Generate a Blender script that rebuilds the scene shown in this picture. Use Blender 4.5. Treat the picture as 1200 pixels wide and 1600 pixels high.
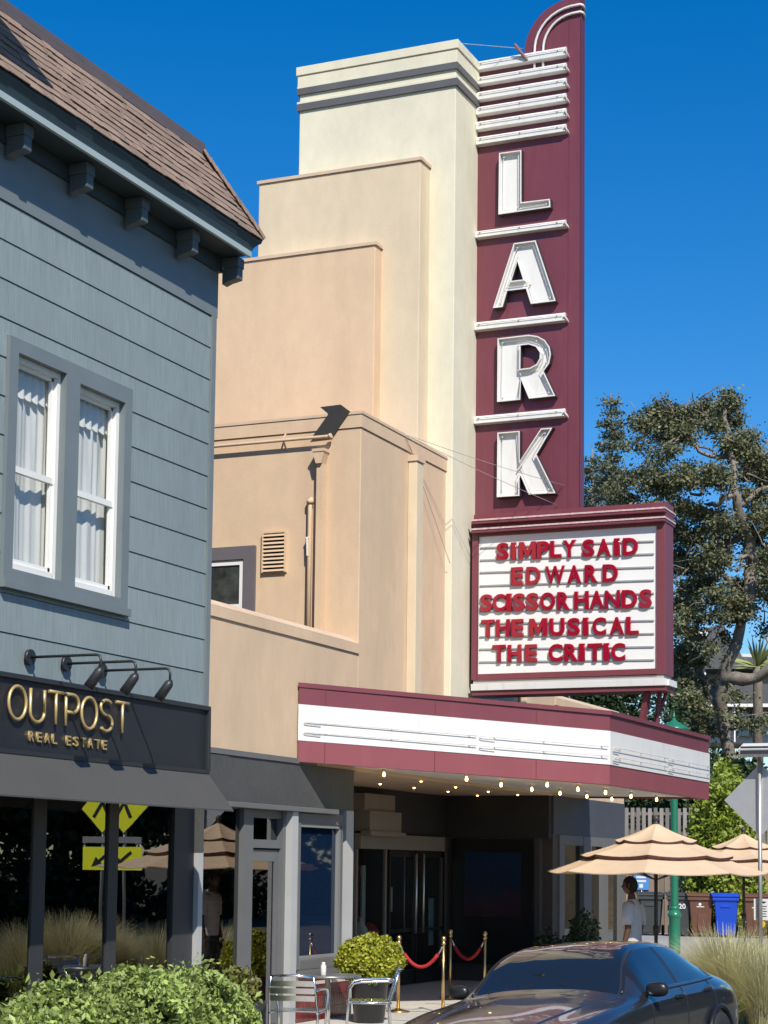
import bpy, math, random
import numpy as np
from math import sin, cos, pi, radians, tan, atan2, hypot, sqrt
from mathutils import Vector, Matrix
from mathutils.geometry import tessellate_polygon

for o in list(bpy.data.objects):
    bpy.data.objects.remove(o)
scene = bpy.context.scene
COL = scene.collection
random.seed(7)
RNG = np.random.default_rng(11)

# ------------------------------------------------------------------ camera
YAW, PITCH, ROLL = radians(23.866), radians(5.414), radians(0.696)
FPX, CXP, CYP, CAMZ = 2963.3, 600.0, 1076.5, 2.05
_f = Vector((cos(YAW)*cos(PITCH), sin(YAW)*cos(PITCH), sin(PITCH)))
_r = Vector((sin(YAW), -cos(YAW), 0)); _u = _r.cross(_f)
_R = _r*cos(ROLL) + _u*sin(ROLL); _U = -_r*sin(ROLL) + _u*cos(ROLL)
CAMP = Vector((0, 0, CAMZ))
cd = bpy.data.cameras.new('camera'); cam = bpy.data.objects.new('camera', cd); COL.objects.link(cam)
m = Matrix((_R, _U, -_f)).transposed().to_4x4(); m.translation = CAMP
cam.matrix_world = m
cd.sensor_fit = 'VERTICAL'; cd.sensor_height = 36.0; cd.lens = FPX/1600*36.0
cd.shift_y = (CYP-800)/1600.0
cd.clip_start = 0.1; cd.clip_end = 5000
scene.camera = cam
scene.render.resolution_x = 768; scene.render.resolution_y = 1024

# ------------------------------------------------------------------ sky, sun, exposure
SUNV = Vector((1.0, 0.82, -1.23)).normalized()          # direction the light travels
w = bpy.data.worlds.new('World'); scene.world = w; w.use_nodes = True
nt = w.node_tree; nt.nodes.clear()
sky = nt.nodes.new('ShaderNodeTexSky'); sky.sky_type = 'NISHITA'; sky.sun_disc = False
sky.sun_elevation = math.asin(-SUNV.z); sky.sun_rotation = atan2(-SUNV.x, -SUNV.y)
sky.air_density = 1.0; sky.dust_density = 0.25; sky.ozone_density = 4.0; sky.altitude = 200
hs = nt.nodes.new('ShaderNodeHueSaturation'); hs.inputs['Saturation'].default_value = 1.41; hs.inputs['Hue'].default_value = 0.505
bg = nt.nodes.new('ShaderNodeBackground'); bg.inputs['Strength'].default_value = 0.122
wo = nt.nodes.new('ShaderNodeOutputWorld')
nt.links.new(sky.outputs[0], hs.inputs['Color']); nt.links.new(hs.outputs[0], bg.inputs[0]); nt.links.new(bg.outputs[0], wo.inputs[0])
sd = bpy.data.lights.new('sun', 'SUN'); sd.energy = 4.9; sd.angle = radians(0.53); sd.color = (1.0, 0.94, 0.84)
sun = bpy.data.objects.new('sun', sd); COL.objects.link(sun)
sun.rotation_euler = SUNV.to_track_quat('-Z', 'Y').to_euler(); sun.location = (0, 0, 40)
vs = scene.view_settings; vs.view_transform = 'Standard'; vs.look = 'None'; vs.gamma = 1.0; vs.use_curve_mapping = False
vs.exposure = 0.18
scene.cycles.max_bounces = 8; scene.cycles.transparent_max_bounces = 12
scene.cycles.caustics_reflective = False; scene.cycles.caustics_refractive = False
scene.cycles.use_denoising = True

# ------------------------------------------------------------------ from photograph points to places
def ray(x, y): return _f + _R*((x-CXP)/FPX) - _U*((y-CYP)/FPX)
def onY(x, y, Y): d = ray(x, y); return CAMP + d*(Y/d.y)
def onX(x, y, X): d = ray(x, y); return CAMP + d*(X/d.x)
def onZ(x, y, Z): d = ray(x, y); return CAMP + d*((Z-CAMZ)/d.z)
def onP(x, y, p0, n): d = ray(x, y); return CAMP + d*((Vector(p0)-CAMP).dot(Vector(n))/d.dot(Vector(n)))
def onD(x, y, D): return CAMP + ray(x, y)*D

# ------------------------------------------------------------------ materials
def _n(nt, t, **k):
    n = nt.nodes.new(t)
    for a, b in k.items(): setattr(n, a, b)
    return n
MATS = {}
def M(name, col, rough=0.6, metal=0.0, var=0.0, scale=3.0, stretch=(1, 1, 1), bump=0.0, bscale=40.0, spec=0.5,
      var2=None, coat=0.0, emis=None, island=0.0, stain=None, tr=0.0, rvar=0.0, orand=0.0, bstretch=(1, 1, 1)):
    if name in MATS: return MATS[name]
    m = bpy.data.materials.new(name); m.use_nodes = True; nt = m.node_tree; nt.nodes.clear()
    out = _n(nt, 'ShaderNodeOutputMaterial'); b = _n(nt, 'ShaderNodeBsdfPrincipled')
    b.inputs['Roughness'].default_value = rough; b.inputs['Metallic'].default_value = metal
    b.inputs['Specular IOR Level'].default_value = spec
    if coat: b.inputs['Coat Weight'].default_value = coat; b.inputs['Coat Roughness'].default_value = 0.03
    if emis: b.inputs['Emission Color'].default_value = (*emis[0], 1); b.inputs['Emission Strength'].default_value = emis[1]
    geo = _n(nt, 'ShaderNodeNewGeometry')
    L = nt.links.new
    rgb = _n(nt, 'ShaderNodeRGB'); rgb.outputs[0].default_value = (*col, 1); cur = rgb.outputs[0]
    def noise(sc, st, detail=5):
        mp = _n(nt, 'ShaderNodeMapping'); mp.inputs['Scale'].default_value = st; L(geo.outputs['Position'], mp.inputs[0])
        t = _n(nt, 'ShaderNodeTexNoise'); t.inputs['Scale'].default_value = sc; t.inputs['Detail'].default_value = detail
        t.inputs['Roughness'].default_value = 0.62; L(mp.outputs[0], t.inputs['Vector']); return t.outputs['Fac']
    def mul(cur, fac, lo, hi, a=0.3, bb=0.7):
        r = _n(nt, 'ShaderNodeMapRange'); r.inputs['From Min'].default_value = a; r.inputs['From Max'].default_value = bb
        r.inputs['To Min'].default_value = lo; r.inputs['To Max'].default_value = hi; L(fac, r.inputs['Value'])
        mx = _n(nt, 'ShaderNodeMix', data_type='RGBA', blend_type='MULTIPLY'); mx.inputs['Factor'].default_value = 1
        L(cur, mx.inputs['A']); L(r.outputs[0], mx.inputs['B']); return mx.outputs['Result']
    if var: cur = mul(cur, noise(scale, stretch), 1-var, 1+var)
    if var2: cur = mul(cur, noise(var2[1], var2[2] if len(var2) > 2 else (1, 1, 1), 8), 1-var2[0], 1+var2[0])
    if stain:                                     # (colour, amount, scale, stretch)
        r = _n(nt, 'ShaderNodeMapRange'); r.inputs['From Min'].default_value = 0.52; r.inputs['From Max'].default_value = 0.75
        r.inputs['To Max'].default_value = stain[1]; L(noise(stain[2], stain[3], 7), r.inputs['Value'])
        mx = _n(nt, 'ShaderNodeMix', data_type='RGBA'); L(r.outputs[0], mx.inputs['Factor']); L(cur, mx.inputs['A'])
        mx.inputs['B'].default_value = (*stain[0], 1); cur = mx.outputs['Result']
    if island: cur = mul(cur, geo.outputs['Random Per Island'], 1-island, 1+island, 0, 1)
    if orand:
        oi = _n(nt, 'ShaderNodeObjectInfo'); cur = mul(cur, oi.outputs['Random'], 1-orand, 1+orand, 0, 1)
    L(cur, b.inputs['Base Color'])
    if rvar:
        r = _n(nt, 'ShaderNodeMapRange'); r.inputs['From Min'].default_value = .3; r.inputs['From Max'].default_value = .7
        r.inputs['To Min'].default_value = max(0, rough-rvar); r.inputs['To Max'].default_value = min(1, rough+rvar)
        L(noise(scale*3, (1, 1, 1)), r.inputs['Value']); L(r.outputs[0], b.inputs['Roughness'])
    if bump:
        bp = _n(nt, 'ShaderNodeBump'); bp.inputs['Strength'].default_value = min(1, bump); bp.inputs['Distance'].default_value = 0.02
        L(noise(bscale, bstretch, 6), bp.inputs['Height']); L(bp.outputs[0], b.inputs['Normal'])
    sh = b.outputs[0]
    if tr:
        t = _n(nt, 'ShaderNodeBsdfTranslucent'); L(cur, t.inputs[0]); ms = _n(nt, 'ShaderNodeMixShader'); ms.inputs[0].default_value = tr
        L(sh, ms.inputs[1]); L(t.outputs[0], ms.inputs[2]); sh = ms.outputs[0]
    L(sh, out.inputs[0]); MATS[name] = m; return m

def GLASS(name, tint=(0.9, 0.93, 0.93), ior=1.5, rough=0.0, wav=0.0, wscale=2.0):
    if name in MATS: return MATS[name]
    m = bpy.data.materials.new(name); m.use_nodes = True; nt = m.node_tree; nt.nodes.clear(); L = nt.links.new
    out = _n(nt, 'ShaderNodeOutputMaterial'); t = _n(nt, 'ShaderNodeBsdfTransparent'); t.inputs[0].default_value = (*tint, 1)
    g = _n(nt, 'ShaderNodeBsdfGlossy'); g.inputs['Roughness'].default_value = rough
    fr = _n(nt, 'ShaderNodeFresnel'); fr.inputs['IOR'].default_value = ior
    gb_ = _n(nt, 'ShaderNodeNewGeometry'); iv = _n(nt, 'ShaderNodeMath', operation='SUBTRACT'); iv.inputs[0].default_value = 1.0; L(gb_.outputs['Backfacing'], iv.inputs[1])
    ml = _n(nt, 'ShaderNodeMath', operation='MULTIPLY'); L(fr.outputs[0], ml.inputs[0]); L(iv.outputs[0], ml.inputs[1])
    ms = _n(nt, 'ShaderNodeMixShader'); L(ml.outputs[0], ms.inputs[0]); L(t.outputs[0], ms.inputs[1]); L(g.outputs[0], ms.inputs[2])
    if wav:
        geo = _n(nt, 'ShaderNodeNewGeometry'); tx = _n(nt, 'ShaderNodeTexNoise'); tx.inputs['Scale'].default_value = wscale; tx.inputs['Detail'].default_value = 1
        L(geo.outputs['Position'], tx.inputs['Vector']); bp = _n(nt, 'ShaderNodeBump'); bp.inputs['Strength'].default_value = 1; bp.inputs['Distance'].default_value = wav
        L(tx.outputs['Fac'], bp.inputs['Height']); L(bp.outputs[0], g.inputs['Normal'])
    L(ms.outputs[0], out.inputs[0]); MATS[name] = m; return m

# ------------------------------------------------------------------ object helpers
ORIG = {}
def tag(o, label=None, cat=None, group=None, kind=None):
    if label: o['label'] = label
    if cat: o['category'] = cat
    if group: o['group'] = group
    if kind: o['kind'] = kind
    return o
def thing(name, label, cat, loc=(0, 0, 0), group=None):
    o = bpy.data.objects.new(name, None); COL.objects.link(o); o.location = loc; o.empty_display_size = 0.2
    ORIG[o.name] = Vector(loc); return tag(o, label, cat, group)
def root_of(o):
    while o.parent: o = o.parent
    return o
def place(name, me, parent=None, mat=None):
    o = bpy.data.objects.new(name, me); COL.objects.link(o)
    if parent is not None: o.parent = parent
    ORIG[o.name] = ORIG[root_of(o).name] if parent is not None else Vector((0, 0, 0))
    if mat is not None and me is not None and len(me.materials) == 0: me.materials.append(mat)
    return o
def dup(root, loc=None, rotz=None, label=None, group=None):
    def cp(o, par):
        c = o.copy(); COL.objects.link(c); c.parent = par
        for ch in [x for x in CH.get(o.name, [])]: cp(ch, c)
        return c
    CH = {}
    for o in bpy.data.objects:
        if o.parent: CH.setdefault(o.parent.name, []).append(o)
    r = cp(root, None)
    if loc is not None: r.location = loc
    if rotz is not None: r.rotation_euler = (0, 0, rotz)
    if label: r['label'] = label
    if group: r['group'] = group
    return r

class MB:
    def __init__(s): s.v = []; s.f = []; s.sm = []
    def add(s, vs, fs, smooth=False):
        n = len(s.v); s.v += [tuple(v) for v in vs]; s.f += [tuple(i+n for i in f) for f in fs]; s.sm += [smooth]*len(fs); return s
    def box(s, x0, x1, y0, y1, z0, z1, bev=0.0):
        if x0 > x1: x0, x1 = x1, x0
        if y0 > y1: y0, y1 = y1, y0
        if z0 > z1: z0, z1 = z1, z0
        V = [(x, y, z) for z in (z0, z1) for y in (y0, y1) for x in (x0, x1)]
        s.add(V, [(0, 2, 3, 1), (4, 5, 7, 6), (0, 1, 5, 4), (2, 6, 7, 3), (0, 4, 6, 2), (1, 3, 7, 5)]); return s
    def obox(s, c, ax, ay, az):                       # centre and three half vectors
        c = Vector(c); ax, ay, az = Vector(ax), Vector(ay), Vector(az)
        V = [c+ax*i+ay*j+az*k for k in (-1, 1) for j in (-1, 1) for i in (-1, 1)]
        s.add(V, [(0, 2, 3, 1), (4, 5, 7, 6), (0, 1, 5, 4), (2, 6, 7, 3), (0, 4, 6, 2), (1, 3, 7, 5)]); return s
    def bar(s, a, b, w, h, up=(0, 0, 1)):
        a, b = Vector(a), Vector(b); d = b-a; L = d.length/2; d.normalize(); up = Vector(up)
        sd = d.cross(up)
        if sd.length < 1e-4: sd = d.cross(Vector((1, 0, 0)))
        sd.normalize(); u = sd.cross(d).normalized()
        return s.obox((a+b)/2, d*L, sd*(w/2), u*(h/2))
    def tube(s, pts, r, n=10, closed=False, caps=True):
        P = [Vector(p) for p in pts]; N = len(P); R = r if hasattr(r, '__len__') else [r]*N
        base = len(s.v); prev = None; rings = []
        for i, p in enumerate(P):
            a = P[(i-1) % N] if (closed or i > 0) else p; b = P[(i+1) % N] if (closed or i < N-1) else p
            d = (b-a); d = d.normalized() if d.length > 1e-9 else Vector((0, 0, 1))
            if prev is None:
                ref = Vector((0, 0, 1)) if abs(d.z) < 0.9 else Vector((1, 0, 0)); u = d.cross(ref).normalized()
            else:
                u = (prev - d*prev.dot(d)); u = u.normalized() if u.length > 1e-6 else d.orthogonal().normalized()
            prev = u; v = d.cross(u)
            rings.append([p + (u*cos(2*pi*k/n) + v*sin(2*pi*k/n))*R[i] for k in range(n)])
        V = [q for rg in rings for q in rg]; F = []
        m = N if closed else N-1
        for i in range(m):
            for k in range(n):
                a = i*n+k; b = i*n+(k+1) % n; c = ((i+1) % N)*n+(k+1) % n; d = ((i+1) % N)*n+k; F.append((a, b, c, d))
        s.add(V, F, True)
        if caps and not closed:
            s.add([], []); bs = base
            s.f.append(tuple(bs+k for k in reversed(range(n)))); s.sm.append(False)
            s.f.append(tuple(bs+(N-1)*n+k for k in range(n))); s.sm.append(False)
        return s
    def cyl(s, a, b, r, n=16, r2=None): return s.tube([a, b], [r, r if r2 is None else r2], n)
    def lathe(s, prof, c=(0, 0, 0), n=20, ax=None):    # prof [(r,z)]; around z through c
        c = Vector(c); V = []; F = []
        for (r, z) in prof:
            for k in range(n): V.append(c + Vector((r*cos(2*pi*k/n), r*sin(2*pi*k/n), z)))
        for i in range(len(prof)-1):
            for k in range(n): F.append((i*n+k, i*n+(k+1) % n, (i+1)*n+(k+1) % n, (i+1)*n+k))
        F.append(tuple(reversed(range(n)))); F.append(tuple((len(prof)-1)*n+k for k in range(n)))
        s.add(V, F, True); return s
    def prism(s, poly, d, holes=()):                   # polygon of 3d points (coplanar) extruded by vector d
        d = Vector(d); loops = [[Vector(p) for p in poly]] + [[Vector(p) for p in h] for h in holes]
        tris = tessellate_polygon(loops); flat = [p for l in loops for p in l]; n = len(flat)
        s.add(flat + [p+d for p in flat], [tuple(t) for t in tris] + [tuple(i+n for i in reversed(t)) for t in tris])
        V = []; F = []
        for l in loops:
            k = len(l)
            for i in range(k):
                b = len(V); V += [l[i], l[(i+1) % k], l[(i+1) % k]+d, l[i]+d]; F.append((b, b+1, b+2, b+3))
        s.add(V, F); return s
    def mesh(s, name, org=(0, 0, 0)):
        me = bpy.data.meshes.new(name); o = Vector(org)
        me.from_pydata([(v[0]-o.x, v[1]-o.y, v[2]-o.z) for v in s.v], [], s.f)
        me.polygons.foreach_set('use_smooth', s.sm); me.update()
        return me
    def build(s, name, mat, parent=None, bevel=0.0, fix=True):
        org = ORIG[root_of(parent).name] if parent is not None else Vector((0, 0, 0))
        me = s.mesh(name, org); me.materials.append(mat)
        if fix:
            import bmesh
            bm = bmesh.new(); bm.from_mesh(me); bmesh.ops.remove_doubles(bm, verts=bm.verts, dist=1e-5)
            bmesh.ops.recalc_face_normals(bm, faces=bm.faces); bm.to_mesh(me); bm.free()
        o = place(name, me, parent)
        if bevel:
            b = o.modifiers.new('bevel', 'BEVEL'); b.width = bevel; b.segments = 2; b.limit_method = 'ANGLE'; b.angle_limit = radians(40)
        return o

def pbox(name, mat, parent, *a, bevel=0.0): return MB().box(*a).build(name, mat, parent, bevel)

def text_mesh(body, size=1.0, extrude=0.02, offset=0.0, bevel=0.0, spacing=1.0):
    c = bpy.data.curves.new('txt', 'FONT'); c.body = body; c.size = size; c.extrude = extrude; c.offset = offset; c.bevel_depth = bevel
    c.space_character = spacing; c.resolution_u = 4; c.bevel_resolution = 1
    o = bpy.data.objects.new('txt', c); COL.objects.link(o)
    dg = bpy.context.evaluated_depsgraph_get(); me = bpy.data.meshes.new_from_object(o.evaluated_get(dg))
    bpy.data.objects.remove(o); bpy.data.curves.remove(c); return me
def mesh_bounds(me):
    n = len(me.vertices); a = np.empty(n*3); me.vertices.foreach_get('co', a); a = a.reshape(-1, 3); return a.min(0), a.max(0)
def text_object(name, me, mat, parent, pos, right, up, width=None, height=None, anchor='l'):
    """fit a flat text mesh (xy, z = out) into the place: pos is the lower left point of its box"""
    lo, hi = mesh_bounds(me); right = Vector(right).normalized(); up = Vector(up).normalized(); out = right.cross(up)
    sx = width/(hi[0]-lo[0]) if width else None; sy = height/(hi[1]-lo[1]) if height else None
    if sx is None: sx = sy
    if sy is None: sy = sx
    org = ORIG[root_of(parent).name] if parent is not None else Vector((0, 0, 0)); pos = Vector(pos)-org
    for v in me.vertices:
        c = v.co; v.co = pos + right*((c.x-lo[0])*sx) + up*((c.y-lo[1])*sy) + out*c.z
    me.update(); me.materials.clear(); me.materials.append(mat)
    return place(name, me, parent)

def inset(poly, d):
    """inset a 2-d polygon (list of (a,b)) by d; works for either winding"""
    n = len(poly); A = sum(poly[i][0]*poly[(i+1) % n][1]-poly[(i+1) % n][0]*poly[i][1] for i in range(n)); sg = 1 if A > 0 else -1
    out = []
    for i in range(n):
        p0, p1, p2 = poly[i-1], poly[i], poly[(i+1) % n]
        d1 = (p1[0]-p0[0], p1[1]-p0[1]); d2 = (p2[0]-p1[0], p2[1]-p1[1])
        l1 = hypot(*d1) or 1e-9; l2 = hypot(*d2) or 1e-9
        n1 = (-d1[1]/l1*sg, d1[0]/l1*sg); n2 = (-d2[1]/l2*sg, d2[0]/l2*sg)
        k = 1+n1[0]*n2[0]+n1[1]*n2[1]; k = max(k, 0.35)
        out.append((p1[0]+(n1[0]+n2[0])/k*d, p1[1]+(n1[1]+n2[1])/k*d))
    return out

def leaf_mesh(name, cen, size, aspect=1.7, up_bias=0.3, rng=RNG, fold=True, dirs=None):
    """many leaf-sized faces: cen (N,3), size (N,) -> mesh of folded quads"""
    N = len(cen); size = np.asarray(size).reshape(-1, 1)
    if dirs is None:
        d = rng.normal(size=(N, 3)); d[:, 2] = d[:, 2]*0.7+up_bias
    else: d = np.array(dirs, float)
    d /= np.linalg.norm(d, axis=1, keepdims=True)+1e-9
    t = rng.normal(size=(N, 3)); s = np.cross(d, t); s /= np.linalg.norm(s, axis=1, keepdims=True)+1e-9
    nn = np.cross(d, s)
    L = size*aspect*0.5; W = size*0.5
    V = np.empty((N, 4, 3)); V[:, 0] = cen-d*L; V[:, 1] = cen+s*W+nn*W*0.35; V[:, 2] = cen+d*L; V[:, 3] = cen-s*W+nn*W*0.35
    V = V.reshape(-1, 3)
    me = bpy.data.meshes.new(name); me.vertices.add(N*4); me.vertices.foreach_set('co', V.ravel())
    me.loops.add(N*6); me.polygons.add(N*2)
    idx = (np.arange(N)*4)[:, None] + np.array([0, 1, 2, 0, 2, 3])[None]
    me.loops.foreach_set('vertex_index', idx.ravel().astype(np.int32))
    me.polygons.foreach_set('loop_start', (np.arange(N*2)*3).astype(np.int32))
    me.polygons.foreach_set('loop_total', np.full(N*2, 3, np.int32)); me.update(calc_edges=True); me.validate(); return me
# ================================================================== setting
ASPH = M('asphalt', (0.055, 0.055, 0.058), 0.85, var=0.2, scale=0.6, var2=(0.35, 60), bump=0.5, bscale=90)
CONC = M('concrete', (0.52, 0.49, 0.44), 0.85, var=0.12, scale=0.8, var2=(0.12, 25), bump=0.3, bscale=60, stain=((0.2, 0.19, 0.17), 0.5, 1.3, (1, 1, 1)))
KERB = M('kerb_concrete', (0.36, 0.35, 0.33), 0.85, var=0.15, scale=3, var2=(0.15, 30), bump=0.3)
DIRT = M('hillside_earth', (0.10, 0.085, 0.05), 0.95, var=0.4, scale=0.3, var2=(0.3, 4), bump=0.6, bscale=6)
SOIL = M('planting_soil', (0.06, 0.045, 0.03), 0.95, var=0.3, scale=3, bump=0.6, bscale=20)

def gz(X):                                              # the street climbs gently past the theatre
    t = min(1, max(0, (X-33)/13.0)); return 0.46*t*t*(3-2*t)
def hz(X, Y):
    z = gz(X)
    if X > 50.5 and Y > -2:
        t = min(1, (X-50.5)/60.0); f = min(1, (Y+2)/3.0); z += (2.35 + 4.5*t)*f
    return z
gx = [-400, -60, -20, 0, 10, 20, 28, 33, 35, 37, 39, 41, 43, 45, 47, 50.45, 50.55, 54, 60, 70, 85, 110, 200, 500, 1500]
gy = [-1500, -300, -80, -30, -12, -2.05, 1, 4, 7.5, 10.5, 14, 20, 30, 60, 120, 400, 1500]
V = [(x, y, hz(x, y)-0.25 if y > 2.9 and x < 36 else hz(x, y)-0.02) for y in gy for x in gx]
F = [(j*len(gx)+i, j*len(gx)+i+1, (j+1)*len(gx)+i+1, (j+1)*len(gx)+i) for j in range(len(gy)-1) for i in range(len(gx)-1)]
tag(MB().add(V, F, True).build('ground', DIRT), kind='structure')
# road: crowned, falling to the gutter on the theatre side
rx = [-200, -60, 0, 10, 20, 28, 33, 36, 39, 42, 46, 60, 200]
def rz(X, Y):
    d = Y-3.6; return gz(X) - 0.004 - (0.05*d if d > 0 else 0.02*-d)
ry = [-7.0, -4, 0, 3.6, 5.5, 7.6]
V = [(x, y, rz(x, y)) for y in ry for x in rx]
F = [(j*len(rx)+i, j*len(rx)+i+1, (j+1)*len(rx)+i+1, (j+1)*len(rx)+i) for j in range(len(ry)-1) for i in range(len(rx)-1)]
tag(MB().add(V, F, True).build('road', ASPH), kind='structure')
# pavement along the shops, widened into a bulb-out where the parasols stand
pv = [(-60, 7.6), (20.6, 7.6), (21.6, 7.2), (22.2, 6.2), (22.6, 5.0), (23.4, 4.4), (36, 4.4), (36, 14.6), (-60, 14.6)]
sw = MB().prism([(x, y, -0.3) for x, y in pv], (0, 0, 0.45)); tag(sw.build('pavement', CONC), kind='structure')
kb = MB()
for i in range(6):
    a, b = pv[i], pv[i+1]; n = max(1, int(hypot(b[0]-a[0], b[1]-a[1])/1.5)) if a[0] > 5 else 12
    kb.bar((a[0], a[1], -0.07), (b[0], b[1], -0.07), 0.16, 0.448)
tag(kb.build('kerb', KERB), kind='structure')
V = [(36, -7, gz(36)-.01), (36, 30, gz(36)-.01)]
lot = MB(); lx = [36, 37, 38, 39, 40, 41, 42, 43, 44, 45, 46, 50.4]; V = [(x, y, gz(x)+0.012) for y in (4.0, 30) for x in lx]
lot.add(V, [(i, i+1, i+1+len(lx), i+len(lx)) for i in range(len(lx)-1)], True)
tag(lot.build('parking_lot', M('lot_concrete', (0.33, 0.32, 0.30), 0.9, var=0.15, scale=0.5, var2=(0.15, 30), bump=0.3)), kind='structure')
lj = MB()
for x in (23.7, 25.2, 26.7, 28.2): lj.box(x-0.012, x+0.012, 4.5, 10.45, 0.145, 0.154)
for x in (14.8, 16.3, 17.8, 19.3, 20.8, 22.2): lj.box(x-0.012, x+0.012, 7.7, 10.45, 0.145, 0.154)
o = lj.build('pavement_joint', M('joint_dark', (0.12, 0.11, 0.10), 0.9)); tag(o, kind='structure')

# ================================================================== left building (shop with flat above)
WL, WS = 10.2, 10.5                 # upper wall plane, shopfront plane
BLUE = M('blue_grey_paint', (0.238, 0.286, 0.290), 0.55, var=0.05, scale=0.7, var2=(0.15, 9, (6, 6, 0.25)), stain=((0.19, 0.225, 0.225), 0.35, 1.2, (1.5, 1.5, 0.3)), bump=0.3, bscale=60, bstretch=(3, 3, 0.08), orand=0.045)
BLUET = M('blue_grey_trim', (0.165, 0.195, 0.203), 0.5, var=0.06, scale=2)
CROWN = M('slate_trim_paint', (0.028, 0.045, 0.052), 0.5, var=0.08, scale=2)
LTRIM = M('pale_blue_trim', (0.36, 0.43, 0.43), 0.5, var=0.05, scale=2)
WHITE = M('white_window_paint', (0.78, 0.77, 0.73), 0.45, var=0.04, scale=3)
CHAR = M('charcoal_paint', (0.072, 0.074, 0.071), 0.6, var=0.10, scale=1.5, var2=(0.12, 14), bump=0.12, bscale=70, stain=((0.12, 0.12, 0.115), 0.35, 1.1, (1, 1, 0.5)))
GREYF = M('grey_frame_paint', (0.135, 0.137, 0.137), 0.5, var=0.07, scale=2)
LGREY = M('light_grey_frame_paint', (0.42, 0.42, 0.41), 0.5, var=0.05, scale=2)
DARKF = M('dark_mullion_paint', (0.035, 0.037, 0.04), 0.45, var=0.08, scale=2)
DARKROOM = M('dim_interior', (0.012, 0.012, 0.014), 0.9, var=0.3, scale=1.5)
PANE = GLASS('window_glass', (0.97, 0.98, 0.98), 1.5)
SHOPGLASS = GLASS('shop_glass', (0.42, 0.44, 0.45), 3.4, wav=0.0006, wscale=1.3)
SHOPGLASS2 = GLASS('wavy_shop_glass', (0.42, 0.44, 0.45), 2.2, wav=0.0022, wscale=1.1)

lb = thing('shop_building', 'blue-grey two-storey building with brown mansard roof and dark shopfront at the left', 'building', (16, 10.2, 0.15))
XR = 18.22
z_ref = onY(317, 999, WL).z; z_top = onY(331, 495, WL).z; step = (z_top-z_ref)/10.0
wx0, wx1, wz0, wz1 = 14.30, 16.46, 4.62, 6.93                      # opening of the casing
for (a_, b_, c_, d_) in ((8, wx0+.01, 3.2, 8.86), (wx1-.01, XR-.02, 3.2, 8.86), (wx0+.01, wx1-.01, 3.2, wz0+.01), (wx0+.01, wx1-.01, wz1-.01, 8.86)): pbox('wall', BLUET, lb, a_, b_, WL+.031, WL+.15, c_, d_)
pbox('side_wall', BLUET, lb, XR-.15, XR-.021, WL+.151, 20, 3.2, 8.86)
def board(x0, x1, z0, z1):
    mb = MB(); y0 = WL-0.004; yb = WL-0.014                        # lapped: bottom edge proud
    V = [(x0, yb, z0), (x1, yb, z0), (x1, y0, z1), (x0, y0, z1), (x0, WL+0.03, z0), (x1, WL+0.03, z0), (x1, WL+0.03, z1), (x0, WL+0.03, z1)]
    mb.add(V, [(0, 1, 2, 3), (4, 7, 6, 5), (0, 4, 5, 1), (3, 2, 6, 7), (0, 3, 7, 4), (1, 5, 6, 2)]); return mb
zb = z_ref - step*5
while zb < z_top-0.01:
    za, zc = zb+0.0025, zb+step-0.0035
    segs = [(8.0, 18.13)]
    if zc > wz0 and za < wz1:
        segs = [(8.0, wx0-0.003), (wx1+0.003, 18.13)]
        if za < wz0-0.01: board(wx0-0.003, wx1+0.003, za, wz0-0.004).build('siding_board', BLUE, lb, fix=False)
        if zc > wz1+0.01: board(wx0-0.003, wx1+0.003, wz1+0.004, zc).build('siding_board', BLUE, lb, fix=False)
    for (a, b) in segs:
        j = b-random.uniform(0.8, 2.4) if b-a > 4 else None
        if j and random.random() < 0.6:
            board(a, j-0.002, za, zc).build('siding_board', BLUE, lb, fix=False); board(j+0.002, b, za, zc).build('siding_board', BLUE, lb, fix=False)
        else: board(a, b, za, zc).build('siding_board', BLUE, lb, fix=False)
    zb += step
pbox('corner_board', BLUET, lb, 18.133, XR, WL-0.035, WL+0.06, 3.3, z_top)
pbox('frieze_board', BLUET, lb, 8, XR+0.045, WL-0.02, WL+0.028, z_top+0.006, 8.70)
pbox('bed_moulding', CROWN, lb, 8, XR+0.06, WL-0.06, WL+0.02, 8.702, 8.868)
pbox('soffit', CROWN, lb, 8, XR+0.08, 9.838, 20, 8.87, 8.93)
pbox('eave_trim', LTRIM, lb, 8, XR+0.115, 9.80, 9.837, 8.862, 8.925)
# crown moulding: ogee swept along the front and round the right corner
prof = [(0.0, 8.927), (0.012, 8.935), (0.018, 8.97), (0.028, 9.01), (0.045, 9.05), (0.058, 9.075), (0.062, 9.10), (0.062, 9.115)]
V = []; F = []; n = len(prof)
for (o_, z_) in prof: V += [(8, 9.84-o_, z_), (XR+0.12+o_*3.2, 9.84-o_, z_), (XR+0.12+o_*3.2, 20, z_)]
for i in range(n-1):
    for k in (0, 1): F.append((i*3+k, i*3+k+1, (i+1)*3+k+1, (i+1)*3+k))
MB().add(V, F).build('crown_moulding', CROWN, lb)
for (px_, py_) in ((-62, 148), (40, 212), (137, 272), (223, 325), (302, 372), (372, 412)):
    x = onY(px_, py_, 9.97).x
    br = MB().box(x-0.075, x+0.075, 9.93, WL-0.061, 8.755, 8.868)
    br.prism([(x-0.06, 9.938, 8.755), (x-0.06, 9.938, 8.622), (x-0.06, 9.99, 8.612), (x-0.06, 10.06, 8.60), (x-0.06, WL-0.061, 8.57), (x-0.06, WL-0.061, 8.755)], (0.12, 0, 0))
    bo = br.build('bracket', M('bracket_shaded_blue', (0.085, 0.105, 0.11), 0.5, var=0.06, scale=2), lb, 0.006)  # trim blue-grey darkened, the eave's shade put into the bracket colour
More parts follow.
